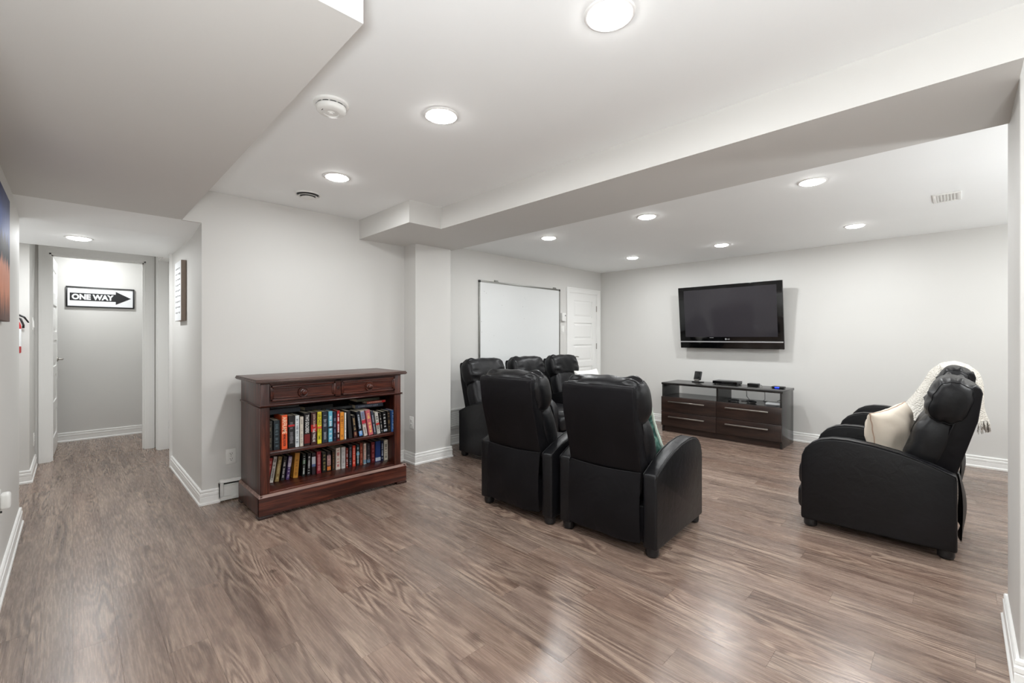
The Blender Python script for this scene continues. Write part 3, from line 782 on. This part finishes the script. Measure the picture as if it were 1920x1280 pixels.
U = [ # x0, x1, h, lean, cover, depth, print, title, bands, label
 (.962, .992, .205, 0, (44, 42, 38), .16, (110, 104, 84), None, (), 'dark grey-brown book at the far left end of the upper shelf'),
 (.996, 1.037, .207, 0, (34, 44, 50), .16, (84, 104, 112), None, (), 'thick slate-blue book second from the left on the upper shelf'),
 (1.042, 1.082, .240, 0, (232, 92, 46), .17, None, [('AIRFRAME', .70, .50, (250, 226, 196), 1.0), ('MICHAEL CRICHTON', .26, .34, (92, 40, 34), .55)], (), 'bright orange book with a cream title on the upper shelf'),
 (1.087, 1.130, .230, 0, BK, .16, (120, 118, 122), None, ((.66, .72, (196, 44, 48)),), 'thick black book with a small red label, right of the orange book'),
 (1.133, 1.162, .226, 0, (216, 222, 224), .16, (120, 128, 136), None, (), 'cool white book on the upper shelf, left of a shorter cream one'),
 (1.165, 1.191, .213, 0, (214, 206, 192), .15, (168, 160, 150), None, (), 'short cream book between the white book and a black one, upper shelf'),
 (1.195, 1.238, .236, 0, (22, 20, 22), .17, None, [('TWO SOLDIERS', .66, .56, (232, 232, 230), .8)], ((.06, .34, (112, 28, 28)),), 'black book with white title over a dark red block, upper shelf'),
 (1.241, 1.283, .236, 0, (58, 24, 24), .17, None, [('JUSTIN CRONIN', .75, .40, (206, 178, 160), .5), ('THE TWELVE', .29, .42, (236, 232, 228), .6)], ((.40, .62, (178, 34, 30)),), 'dark maroon book with a red blaze, left of the yellow book'),
 (1.287, 1.319, .235, 0, (232, 214, 56), .16, None, [('LEE CHILD', .76, .36, (90, 80, 36), .8), ('PAST TIME', .30, .36, (120, 128, 30), .8)], ((.46, .54, (224, 100, 60)),), 'yellow book on the upper shelf'),
 (1.323, 1.364, .232, 0, (40, 47, 58), .17, (150, 156, 164), None, (), 'thick navy-grey book with pale lettering, right of the yellow book'),
 (1.369, 1.401, .230, 0, (104, 178, 204), .16, (226, 232, 236), None, ((.44, .50, (36, 46, 54)),), 'light blue book on the upper shelf'),
 (1.405, 1.431, .222, 0, (34, 36, 56), .15, (140, 140, 160), None, (), 'navy book right of the light blue one, upper shelf'),
 (1.434, 1.456, .228, 0, (178, 40, 44), .15, (240, 232, 226), None, ((.02, .30, (64, 26, 28)),), 'red book with white lettering, left of the amber book'),
 (1.458, 1.490, .212, 0, (226, 146, 52), .15, (150, 84, 30), None, (), 'amber orange book in the middle of the upper shelf'),
 (1.492, 1.508, .205, 0, (226, 222, 216), .14, (170, 160, 156), None, (), 'thin white book right of the amber one, upper shelf'),
 (1.529, 1.558, .216, -5, (44, 43, 45), .16, None, None, (), 'plain charcoal book leaning left in the middle of the upper shelf'),
 (1.568, 1.596, .178, -7, (30, 28, 28), .15, (176, 148, 110), None, ((.04, .26, (84, 34, 30)),), 'short black book with tan lettering leaning beside the charcoal one'),
 (1.612, 1.640, .203, -8, (24, 28, 40), .15, (190, 200, 212), None, ((.04, .22, (92, 150, 214)),), 'black book with a blue and white foot, leaning on the upper shelf'),
 (1.650, 1.681, .206, -9, (206, 196, 190), .15, (120, 108, 104), None, ((.48, .64, (188, 40, 62)), (.66, .96, (128, 140, 172))), 'pale book with a crimson band, left of the pink book'),
 (1.692, 1.731, .205, -9, (204, 104, 112), .15, (238, 206, 120), None, (), 'pink book with gold lettering leaning on the upper shelf'),
 (1.736, 1.757, .196, -9, (64, 68, 82), .15, (168, 172, 186), None, (), 'slate-violet book right of the pink one'),
 (1.764, 1.794, .180, -8, (196, 192, 186), .14, (44, 42, 42), None, ((.40, .50, (190, 50, 44)),), 'grey-white book with a red circle band, leaning on the upper shelf'),
 (1.798, 1.818, .172, -7, (36, 34, 34), .14, (180, 176, 168), None, (), 'narrow black book right of the grey-white leaning one'),
 (1.823, 1.855, .176, -5, (20, 20, 22), .14, (208, 208, 208), None, ((.06, .16, (170, 178, 190)),), 'black book with white lettering and grey foot, near the right end'),
 (1.860, 1.887, .178, -3, (40, 34, 30), .14, (142, 112, 76), None, (), 'dark brown book left of the blue book at the right end'),
 (1.893, 1.924, .178, 0, (70, 112, 176), .14, (190, 206, 226), None, (), 'blue book at the right end of the upper shelf'),
]
yU = [3.385, 3.375]+[3.358]*5+[3.352]*9+[3.345]*10
for (xa, xb, h, ln, c, dp, pr, ti, bd, lab), yy in zip(U, yU):
    book(xa, xb, yy, .4302, h, ln, c, dp, lab, GU, pr, ti, bd)
Lw = [
 (.957, .970, .165, 9, (206, 150, 140), .14, None, (), 'pink sliver of a book at the far left of the lower shelf'),
 (.978, 1.003, .180, 9, (188, 40, 42), .14, (232, 150, 140), (), 'red book leaning right at the left end of the lower shelf'),
 (1.006, 1.031, .186, 9, (214, 206, 198), .14, (96, 90, 88), (), 'white book leaning right between the red and gold ones, lower shelf'),
 (1.040, 1.069, .180, 8, (150, 122, 74), .14, (206, 186, 130), (), 'gold-tan book leaning right on the lower shelf'),
 (1.080, 1.105, .172, 7, (34, 32, 34), .14, (190, 186, 186), (), 'black book with white lettering leaning between gold and purple ones'),
 (1.116, 1.140, .172, 7, (84, 62, 112), .14, (216, 206, 220), ((.55, .95, (170, 156, 176)),), 'purple and lilac book leaning right on the lower shelf'),
 (1.164, 1.200, .186, 5, (196, 136, 52), .14, (150, 96, 36), (), 'golden orange book on the lower shelf'),
 (1.228, 1.252, .170, 2, (30, 32, 30), .14, (200, 204, 200), ((.55, .72, (52, 92, 58)),), 'black book with a green patch, right of the golden one'),
 (1.264, 1.289, .168, 2, (38, 34, 36), .14, (214, 214, 214), (), 'black book with bold white lettering, third right of the golden one'),
 (1.300, 1.328, .166, 0, (48, 40, 46), .14, None, ((.48, .82, (198, 200, 206)), (.36, .48, (96, 116, 160))), 'dark book with a white and blue block, left of the crimson book'),
 (1.336, 1.370, .170, 0, (150, 40, 52), .14, (214, 150, 150), (), 'crimson book on the lower shelf'),
 (1.377, 1.410, .156, 0, (30, 28, 24), .14, (150, 134, 84), (), 'black book with olive lettering right of the crimson one'),
 (1.415, 1.443, .158, 0, (40, 32, 32), .14, (120, 90, 88), ((.06, .26, (222, 128, 58)), (.30, .80, (200, 156, 152))), 'black book with pink and orange panels on the lower shelf'),
 (1.453, 1.477, .158, 0, (48, 38, 28), .14, (140, 100, 70), (), 'dark brown book left of the two tall cream ones'),
 (1.482, 1.520, .172, 0, (220, 206, 194), .15, (178, 62, 56), (), 'cream book with red lettering on the lower shelf'),
 (1.526, 1.561, .172, 0, (206, 202, 200), .15, (176, 172, 172), (), 'plain off-white book right of the cream one, lower shelf'),
 (1.565, 1.582, .158, 0, (150, 52, 40), .14, (220, 214, 210), (), 'thin rust and white book right of the off-white one'),
 (1.587, 1.614, .182, 0, (36, 38, 46), .14, (132, 136, 146), (), 'tall charcoal-navy book left of the scarlet one, lower shelf'),
 (1.617, 1.644, .169, 0, (214, 66, 48), .14, (244, 170, 150), (), 'scarlet book on the lower shelf'),
 (1.650, 1.676, .172, 0, (34, 54, 58), .14, (190, 206, 210), ((.50, .62, (110, 170, 194)),), 'dark teal book with a pale blue band'),
 (1.679, 1.704, .180, 0, (140, 62, 46), .14, (196, 116, 90), (), 'brick-brown book right of the teal one, lower shelf'),
 (1.711, 1.735, .171, 0, (214, 196, 182), .14, (184, 120, 110), ((.03, .22, (108, 160, 186)),), 'cream book with a blue foot on the lower shelf'),
 (1.740, 1.769, .166, 0, (52, 48, 54), .14, (116, 110, 112), ((.05, .20, (96, 130, 160)),), 'dark grey book with a blue foot on the lower shelf'),
 (1.777, 1.810, .173, 0, (104, 34, 38), .14, (170, 96, 96), (), 'maroon book left of the deep blue one, lower shelf'),
 (1.815, 1.863, .174, 0, (40, 62, 118), .15, None, ((.03, .20, (196, 206, 220)),), 'thick deep blue book near the right end of the lower shelf'),
 (1.866, 1.888, .168, 0, (30, 36, 64), .14, (190, 196, 210), (), 'thin navy book left of the last cream one, lower shelf'),
 (1.893, 1.929, .170, 0, (214, 206, 190), .15, (70, 66, 64), (), 'thick cream book at the right end of the lower shelf'),
]
for k, (xa, xb, h, ln, c, dp, pr, bd, lab) in enumerate(Lw):
    book(xa, xb, 3.505-.035*k/26, .1665, h, ln, c, dp, lab, GL, pr, None, bd)
GF = 'books lying flat on top of the standing ones'
def flat_book(cx, cy, z, ln, dp, th, rot, rgb, label, band=None, tilt=0, prt=None):
    t = thing('book', (cx, cy, z), label, 'book', math.radians(rot), GF); b = .002
    MB().box(-ln/2, ln/2, -dp/2, dp/2, 0, b).box(-ln/2, ln/2, -dp/2, dp/2, th-b, th).box(-ln/2, ln/2, -dp/2, -dp/2+b, 0, th).build('cover', cmat(rgb), t)
    MB().box(-ln/2+.003, ln/2-.003, -dp/2+b, dp/2-.003, b, th-b).build('pages', M['paper'], t)
    if band: MB().box(ln*band[0], ln*band[1], -dp/2-.0006, -dp/2+.001, .002, th-.002).build('spine_band', cmat(band[2]), t)
    if prt:
        m_ = MB(); q = -ln*.4; rnd = random.Random(int(cx*1000))
        while q < ln*.3: m_.box(q, q+.006, -dp/2-.0008, -dp/2+.001, th*.3, th*.7); q += rnd.uniform(.008, .014)
        m_.build('spine_print', cmat(prt), t)['kind'] = 'stuff'
    t.rotation_euler = (0, math.radians(tilt), math.radians(rot)); return t
flat_book(1.085, 3.50, .673, .21, .15, .034, 3, (32, 42, 54), 'dark blue book lying flat above the left end of the upper shelf')
flat_book(1.10, 3.52, .7075, .19, .14, .024, -4, (26, 28, 30), 'black book lying flat on the dark blue one at the left')
flat_book(1.335, 3.53, .669, .22, .15, .028, 5, (28, 28, 32), 'black book lying flat above the yellow book')
flat_book(1.500, 3.53, .651, .21, .15, .020, -3, (42, 44, 48), 'dark grey book lying flat above the charcoal one')
flat_book(1.735, 3.49, .644, .235, .16, .030, -4, (48, 52, 64), 'large slate book lying flat above the pink book', prt=(110, 116, 130))
flat_book(1.790, 3.46, .6745, .165, .11, .020, -2, (156, 76, 66), 'red-brown paperback lying flat on the large slate book', (.30, .46, (196, 34, 36)), prt=(214, 170, 150))
flat_book(1.730, 3.50, .695, .20, .13, .022, 2, (86, 88, 74), 'grey-green book lying flat on top of the right-hand pile')

# ------------------------------------------------------------------ television stand
def tv_stand():
    O = Vector((5.705, 2.05, 0)); t = thing('tv_stand', O, 'low espresso media console with four drawers under the television', 'cabinet')
    def B(mb, name, m, parent=t, **k):
        mb.xf(Matrix.Translation(-O)); return mb.build(name, m, parent, **k)
    xf, xb, y0, y1 = 5.472, 5.935, 1.360, 2.742
    E, F = M['esp_dark'], M['esp_y']
    B(MB().box(xf-.002, xb+.006, y0-.008, y1+.006, .607, .633), 'top', E, bevel=.002)
    B(MB().box(xf+.002, xb, y0, y0+.020, 0, .607), 'side_panel', E, bevel=.001)
    B(MB().box(xf+.002, xb, y1-.022, y1-.002, 0, .607), 'side_panel', E, bevel=.001)
    B(MB().box(xf+.02, xb, 2.040, 2.060, .08, .607), 'divider', E)
    B(MB().box(xf+.004, xb, y0+.02, y1-.022, .438, .455), 'compartment_floor', E)
    B(MB().box(xb-.008, xb, y0+.02, y1-.022, .02, .438), 'back_panel', E)
    B(MB().box(xf+.022, xf+.040, y0+.02, y1-.022, 0, .078), 'plinth', F)
    for ya, yc, h0, h1 in ((y0+.001, 2.049, 1.486, 1.942), (2.052, y1+.001, 2.184, 2.640)):
        for z0, z1, hz in ((.079, .262, .201), (.266, .452, .394)):
            d = B(MB().box(xf-.016, xf+.003, ya, yc, z0, z1), 'drawer', F, bevel=.0015)
            m_ = MB().box(xf-.046, xf-.036, h0, h1, hz-.007, hz+.007).box(xf-.040, xf-.0155, h0+.004, h0+.014, hz-.005, hz+.005).box(xf-.040, xf-.0155, h1-.014, h1-.004, hz-.005, hz+.005)
            B(m_, 'handle', M['grey_metal'], d, bevel=.002)
tv_stand()
ZS = .633
# items on the console
t = thing('cordless_phone_dock', (5.80, 2.41, ZS), 'black upright device on a folding stand at the left of the console', 'device')
MB().prism([(-.05, 0), (.055, 0), (.055, .006), (-.02, .014), (-.05, .012)], -.055, .055, 'xz').build('base', M['black_plastic'], t, bevel=.003)
MB().box(-.028, -.014, -.034, .034, .012, .038).build('hinge_bar', M['grey_metal'], t, bevel=.002)
m_ = MB().box(-.011, .011, -.055, .055, 0, .115); m_.xf(Matrix.Translation((-.012, 0, .03)) @ Matrix.Rotation(math.radians(14), 4, 'Y')); m_.build('body', M['black_plastic'], t, bevel=.010, seg=3)
m_ = MB().box(-.0125, -.0105, -.043, .043, .02, .10); m_.xf(Matrix.Translation((-.012, 0, .03)) @ Matrix.Rotation(math.radians(14), 4, 'Y')); m_.build('front_panel', M['black_gloss'], t, bevel=.001)
t.rotation_euler = (0, 0, math.radians(-18))
t = thing('disc_player', (5.80, 2.045, ZS), 'flat black disc player in the middle of the console top', 'disc player')
MB().box(-.085, .10, -.145, .145, .006, .043).build('case', M['black_plastic'], t, bevel=.004)
MB().box(-.0872, -.0845, -.143, .143, .010, .040).build('front_panel', M['black_gloss'], t)
MB().box(-.0885, -.087, -.10, .03, .026, .032).build('disc_slot', M['ivory_dark'], t)
for x in (-.07, .085):
    for y in (-.12, .12): MB().lathe([(0, 0), (.010, 0), (.010, .007), (0, .007)], (x, y, 0), 'z', 10).build('foot', M['black_plastic'], t)
t = thing('small_media_box', (5.78, 1.735, ZS), 'small black box right of the disc player', 'device')
MB().box(-.045, .045, -.058, .058, .002, .036).build('case', M['black_plastic'], t, bevel=.004)
MB().box(-.0462, -.0445, -.055, .055, .006, .032).build('front_panel', M['black_gloss'], t)
MB().tube([(.0, -.056, .02), (.01, -.075, .022), (.03, -.082, .012), (.06, -.078, .004)], .0025, 6).build('cable', M['black_plastic'], t, smooth=180)
t = thing('media_streamer', (5.74, 1.46, ZS), 'small black device with a blue light at the right end of the console', 'device')
MB().box(-.04, .04, -.062, .062, .002, .026).build('case', M['black_plastic'], t, bevel=.006, seg=3)
MB().box(-.0412, -.039, -.015, .030, .006, .020).build('indicator', M['blue_led'], t, bevel=.001)
MB().tube([(.0, .061, .014), (.005, .08, .016), (.03, .088, .008), (.07, .085, .003)], .0022, 6).build('cable', M['black_plastic'], t, smooth=180)
ZF = .4552
t = thing('internet_router', (5.63, 1.47, ZF), 'pale grey router in the open right compartment of the console', 'router')
MB().box(-.08, .08, -.075, .075, .002, .030).build('case', M['sign_white'], t, bevel=.005)
MB().box(-.0812, -.079, -.07, .07, .006, .014).build('front_strip', M['silver'], t)
def puck(x, y, rz, label):
    t = thing('game_controller', (x, y, ZF), label, 'controller', rz, 'dark gadgets in the console compartment')
    MB().grid(lambda u, v: (.026*math.cos(u*2*PI)*math.sin(v*PI), .055*math.sin(u*2*PI)*math.sin(v*PI), .016-.015*math.cos(v*PI)), 20, 10, cu=True).build('body', M['black_plastic'], t, smooth=180)
    for s in (-1, 1):
        MB().grid(lambda u, v: (-.018+.016*math.cos(u*2*PI)*math.sin(v*PI), s*.045+.016*math.sin(u*2*PI)*math.sin(v*PI), .015-.014*math.cos(v*PI)), 14, 8, cu=True).build('grip', M['black_plastic'], t, smooth=180)
puck(5.60, 1.90, .3, 'dark gadget near the divider in the open right compartment')
puck(5.62, 1.70, -.4, 'dark gadget beside the pale grey router in the compartment')
t = tag(MB().tube([(5.93, 1.86, .60), (5.90, 1.85, .56), (5.84, 1.83, .50), (5.78, 1.78, .47), (5.72, 1.80, .459), (5.68, 1.84, .459)], .0035, 6).build('power_cable', M['black_plastic'], smooth=180), 'black cable curling down behind the gadgets in the compartment', 'cable')
t = tag(MB().tube([(5.93, 1.66, .605), (5.925, 1.655, .54), (5.91, 1.65, .47), (5.88, 1.66, .459), (5.80, 1.60, .459)], .003, 6).build('power_cable', M['black_plastic'], smooth=180), 'black cable hanging straight in the middle of the right compartment', 'cable')
t = tag(MB().tube([(5.93, 1.40, .60), (5.88, 1.42, .56), (5.80, 1.45, .50), (5.72, 1.47, .487)], .003, 6).build('power_cable', M['black_plastic'], smooth=180), 'black cable slanting down to the pale grey router', 'cable')

# ------------------------------------------------------------------ television on its tilted bracket
def television():
    wv, hv, dp = 1.247, .815, .085
    t = thing('television', (5.935, 2.075, 1.075), 'large black flat screen television tilted down on the wall', 'television')
    t.rotation_euler = (0, math.radians(-6.3), 0)      # top leans into the room; screen faces -X
    y0, y1 = -wv/2, wv/2
    MB().box(0, .03, y0, y1, 0, hv).build('bezel', M['black_gloss'], t, bevel=.004)
    MB().box(.028, dp, y0+.07, y1-.07, .06, hv-.07).build('rear_housing', M['black_plastic'], t, bevel=.015)
    MB().box(-.0015, .002, y0+.062, y1-.075, .150, hv-.045).build('screen', M['screen'], t)
    MB().box(-.004, .002, y0+.006, y1-.004, .078, .094).build('silver_strip', M['silver'], t, bevel=.001)
    lg = MB().lathe([(0, 0), (.0115, 0), (.0115, -.0015), (0, -.0015)], (0, 0, 0), 'x', 24); lg.xf(Matrix.Translation((-.0004, .028, .122)))
    lg = lg.build('logo', M['silver'], t)
    text_obj('logo', 'LG', M['silver'], t, Matrix.Translation((-.001, -.004, .122)) @ FACE_NEGX, .022, .026, .0006)
    MB().box(-.0006, .004, .18, .23, .137, .143).build('label_strip', M['silver'], t)
television()
t = thing('tv_bracket', (6.044, 2.075, 1.48), 'dark tilting wall bracket behind the television', 'bracket')
MB().box(-.008, 0, -.36, .36, -.16, .16).build('wall_plate', M['black_paint'], t, bevel=.002)
for s in (-.22, .22):
    m_ = MB().prism([(-.034, -.24), (-.026, -.24), (-.009, -.12), (-.009, .10), (-.076, .20), (-.084, .20)], s-.015, s+.015, 'xz').build('arm', M['black_paint'], t)

# ------------------------------------------------------------------ whiteboard
t = thing('whiteboard', (4.213, 4.061, 1.30), 'large aluminium framed whiteboard behind the three recliners', 'whiteboard')
xa, xb, za, zb = 3.449-4.213, 4.977-4.213, -.60, .605
MB().box(xa+.012, xb-.012, -.012, -.002, za+.012, zb-.012).build('panel', M['board'], t)
for b_ in ((xa, xa+.020, -.018, -.001, za, zb), (xb-.020, xb, -.018, -.001, za, zb)):
    MB().box(*b_).build('frame_rail', M['alu'], t, bevel=.002)
for b_ in ((xa+.02, xb-.02, -.018, -.001, zb-.020, zb), (xa+.02, xb-.02, -.018, -.001, za, za+.020)):
    MB().box(*b_).build('frame_rail', M['alu'], t, bevel=.002)
for x in (xa, xb-.024):
    for z in (za, zb-.024): MB().box(x-.002, x+.026, -.021, -.001, z-.002, z+.026).build('corner_cap', M['black_plastic'], t, bevel=.004)
for x in (xa+.27, xb-.13):
    MB().box(x, x+.055, -.014, .010, zb, zb+.006).box(x, x+.055, -.003, .010, zb, zb+.022).build('mounting_clip', M['alu'], t, bevel=.001)
MB().box(xa+.3, xb-.3, -.07, -.012, za+.01, za+.016).box(xa+.3, xb-.3, -.072, -.068, za+.01, za+.026).build('pen_tray', M['alu'], t)
rnd = random.Random(5); m_ = MB()
for k in range(16):
    x, z = xa+.04+rnd.random()**1.8*.8, rnd.uniform(-.25, .52); r = rnd.uniform(.0015, .004); m_.box(x-r, x+r, -.0124, -.0118, z-r, z+r)
m_.build('ink_speck', M['ink'], t)['kind'] = 'stuff'

# ------------------------------------------------------------------ small wall fittings
def plate_on(name, label, cat, loc, rz, w_, h_, kind):
    t = thing(name, loc, label, cat, rz)
    MB().box(-w_/2, w_/2, -.006, 0, -h_/2, h_/2).build('cover_plate', M['white_plastic'], t, bevel=.002)
    if kind == 'outlet':
        for s in (-1, 1):
            MB().box(-.017, .017, -.009, -.004, s*.020-.014, s*.020+.014).build('socket', M['white_plastic'], t, bevel=.004, seg=3)
            MB().box(-.008, -.0055, -.0095, -.0085, s*.020-.001, s*.020+.008).box(.0055, .008, -.0095, -.0085, s*.020-.001, s*.020+.008).box(-.0025, .0025, -.0095, -.0085, s*.020-.010, s*.020-.005).build('slot', M['ivory_dark'], t)
    if kind == 'switch':
        MB().box(-.017, .017, -.008, -.004, -.033, .033).build('rocker_frame', M['white_plastic'], t, bevel=.001)
        MB().prism([(-.013, -.030), (-.007, -.030), (-.008, 0), (-.007, .030), (-.010, .030)], -.015, .015, 'yz').build('rocker', M['white_plastic'], t)
    for s in (-1, 1): MB().lathe([(0, 0), (.0025, 0), (.0022, -.0012), (0, -.0012)], (0, -.006, s*.048 if kind != 'outlet' else s*.0005), 'y', 8).build('screw', M['grey_metal'], t)
    return t
plate_on('wall_outlet', 'white duplex outlet on the wall left of the bookcase', 'outlet', (.846, YB, .323), 0, .068, .112, 'outlet')
plate_on('wall_outlet', 'white outlet on the narrow side of the pillar right of the bookcase', 'outlet', (XR, 3.733, .395), PI/2*-1, .068, .118, 'outlet')
plate_on('light_switch', 'white light switch between the whiteboard and the panel door', 'switch', (5.066, YW, 1.328), 0, .070, .120, 'switch')
plate_on('light_switch', 'white switch on the short wall beside the end door casing', 'switch', (-.26, 5.86, 1.34), PI/2, .075, .115, 'switch')
plate_on('wall_outlet', 'white outlet low on the short wall beside the end door casing', 'outlet', (-.26, 6.0, .28), PI/2, .07, .115, 'outlet')
t = thing('thermostat', (5.066, YW, 1.512), 'white box thermostat above the light switch', 'thermostat')
MB().box(-.045, .045, -.034, 0, -.060, .060).build('case', M['white_plastic'], t, bevel=.004)
MB().box(.016, .030, -.0352, -.033, .012, .034).build('display', M['glass_dark'], t)
# night light plugged in near the left frame edge
t = thing('plug_in_freshener', (-.25, 3.18, .44), 'white plug-in freshener low on the left wall', 'plug-in')
MB().box(0, .006, -.035, .035, -.058, .058).build('cover_plate', M['white_plastic'], t, bevel=.002)
MB().box(.006, .040, -.028, .028, -.030, .045).build('body', M['white_plastic'], t, bevel=.012, seg=3)
MB().box(.006, .012, -.004, .004, -.048, -.040).build('slot', M['ivory_dark'], t)
# floor-level register left of and behind the bookcase
t = thing('baseboard_register', (.96, YB, .004), 'white baseboard air register on the wall behind the bookcase', 'register')
mb = MB().box(-.19, .19, -.030, -.001, .135, .158).box(-.19, .19, -.030, -.001, .004, .034).box(-.19, -.165, -.030, -.001, .034, .135).box(.165, .19, -.030, -.001, .034, .135)
mb.build('frame', M['white_plastic'], t, bevel=.006, seg=3)
MB().box(-.166, .166, -.018, -.002, .033, .118).build('damper', M['white_plastic'], t, bevel=.003)
MB().box(-.166, .166, -.024, -.018, .104, .110).build('lip', M['white_plastic'], t)
MB().box(-.166, .166, -.006, -.002, .118, .136).build('throat', M['ivory_dark'], t)
# return-air grille beside the pillar
t = thing('return_grille', (3.02, 4.060, .30), 'pale louvred return grille low on the wall beside the pillar', 'vent')
mb = MB().box(-.25, .25, -.010, 0, .085, .105).box(-.25, .25, -.010, 0, -.120, -.10).box(-.25, -.23, -.010, 0, -.10, .085).box(.23, .25, -.010, 0, -.10, .085)
mb.build('frame', M['white_plastic'], t, bevel=.002)
for k in range(15):
    z = -.094+k*.0125
    MB().prism([(-.008, z), (-.0065, z-.0015), (-.0005, z+.006), (-.002, z+.0075)], -.231, .231, 'yz').build('louvre', M['white_plastic'], t)
MB().box(-.231, .231, -.0006, 0, -.101, .086).build('throat', M['ivory_dark'], t)

# ------------------------------------------------------------------ pictures and signs
t = thing('one_way_sign', (.244, 7.334, 1.697), 'black framed white ONE WAY arrow sign on the end room wall', 'sign')
MB().box(-.290, .290, -.012, -.002, -.108, .108).build('board', M['sign_white'], t)
MB().box(-.304, .304, -.022, -.001, .108, .122).box(-.304, .304, -.022, -.001, -.122, -.108).box(-.304, -.290, -.022, -.001, -.108, .108).box(.290, .304, -.022, -.001, -.108, .108).build('frame', M['black_paint'], t, bevel=.001)
MB().prism([(-.272, -.043), (.130, -.043), (.130, -.078), (.272, .002), (.130, .082), (.130, .047), (-.272, .047)], -.0136, -.011, 'xz').build('arrow', M['black_paint'], t)
text_obj('lettering', 'ONE WAY', M['sign_white'], t, Matrix.Translation((-.072, -.0142, .002)) @ FACE_NEGY, .084, .368, .0042)
t = thing('canvas_print', (.662, 4.62, 1.605), 'small white canvas print on the right wall of the hallway', 'picture')
MB().box(-.036, 0, -.152, .152, -.248, .248).build('canvas', M['tan_edge'], t, bevel=.002)
MB().box(-.0368, -.0355, -.150, .150, -.246, .246).build('printed_face', M['sign_white'], t)
m_ = MB(); rnd = random.Random(9)
for k in range(9):                                   # rows of faint, unreadable handwriting
    z = .19-k*.046; y = .11
    while y > -.11:
        ln = rnd.uniform(.008, .03); m_.box(-.0374, -.0366, y-ln, y, z-rnd.uniform(.003, .011), z+rnd.uniform(.001, .006)); y -= ln+rnd.uniform(.004, .012)
m_.build('faint_script', M['ink'], t)['kind'] = 'stuff'
o = tag(MB().box(.001, .028, 0, .70, 0, .595).build('canvas_painting', M['painting'], bevel=.002), 'blue and orange painting cut off by the left edge of the photo', 'painting'); o.location = (-.25, 2.60, 1.296)
# fire extinguisher on the corridor wall
t = thing('fire_extinguisher', (-.346, 5.425, 1.09), 'red fire extinguisher with white label in the corridor opening', 'fire extinguisher')
MB().lathe([(0, 0), (.040, 0), (.044, .006), (.044, .225), (.036, .252), (.018, .266), (.016, .28), (0, .28)], (0, 0, 0), 'z', 28).build('cylinder', M['red'], t, smooth=45)
MB().lathe([(.0446, .055), (.0448, .056), (.0448, .198), (.0446, .199)], (0, 0, 0), 'z', 28).build('paper_label', M['sign_white'], t, smooth=45)
MB().lathe([(0, .275), (.015, .275), (.017, .29), (.013, .312), (0, .312)], (0, 0, 0), 'z', 14).build('valve', M['black_plastic'], t, smooth=45)
MB().tube([(-.02, 0, .312), (.02, 0, .318), (.06, 0, .295), (.085, 0, .25)], [.008, .009, .007, .005], 8).build('carry_handle', M['black_plastic'], t, smooth=180)
MB().tube([(0, 0, .318), (.0, 0, .34), (.03, 0, .343)], .004, 6).build('trigger', M['black_plastic'], t, smooth=180)
MB().tube([(.012, 0, .296), (.040, -.004, .28), (.056, -.004, .23), (.055, -.004, .205)], .007, 8).build('nozzle', M['black_plastic'], t, smooth=180)
MB().box(-.02, .02, .04, .061, .05, .26).build('wall_bracket', M['grey_metal'], t)
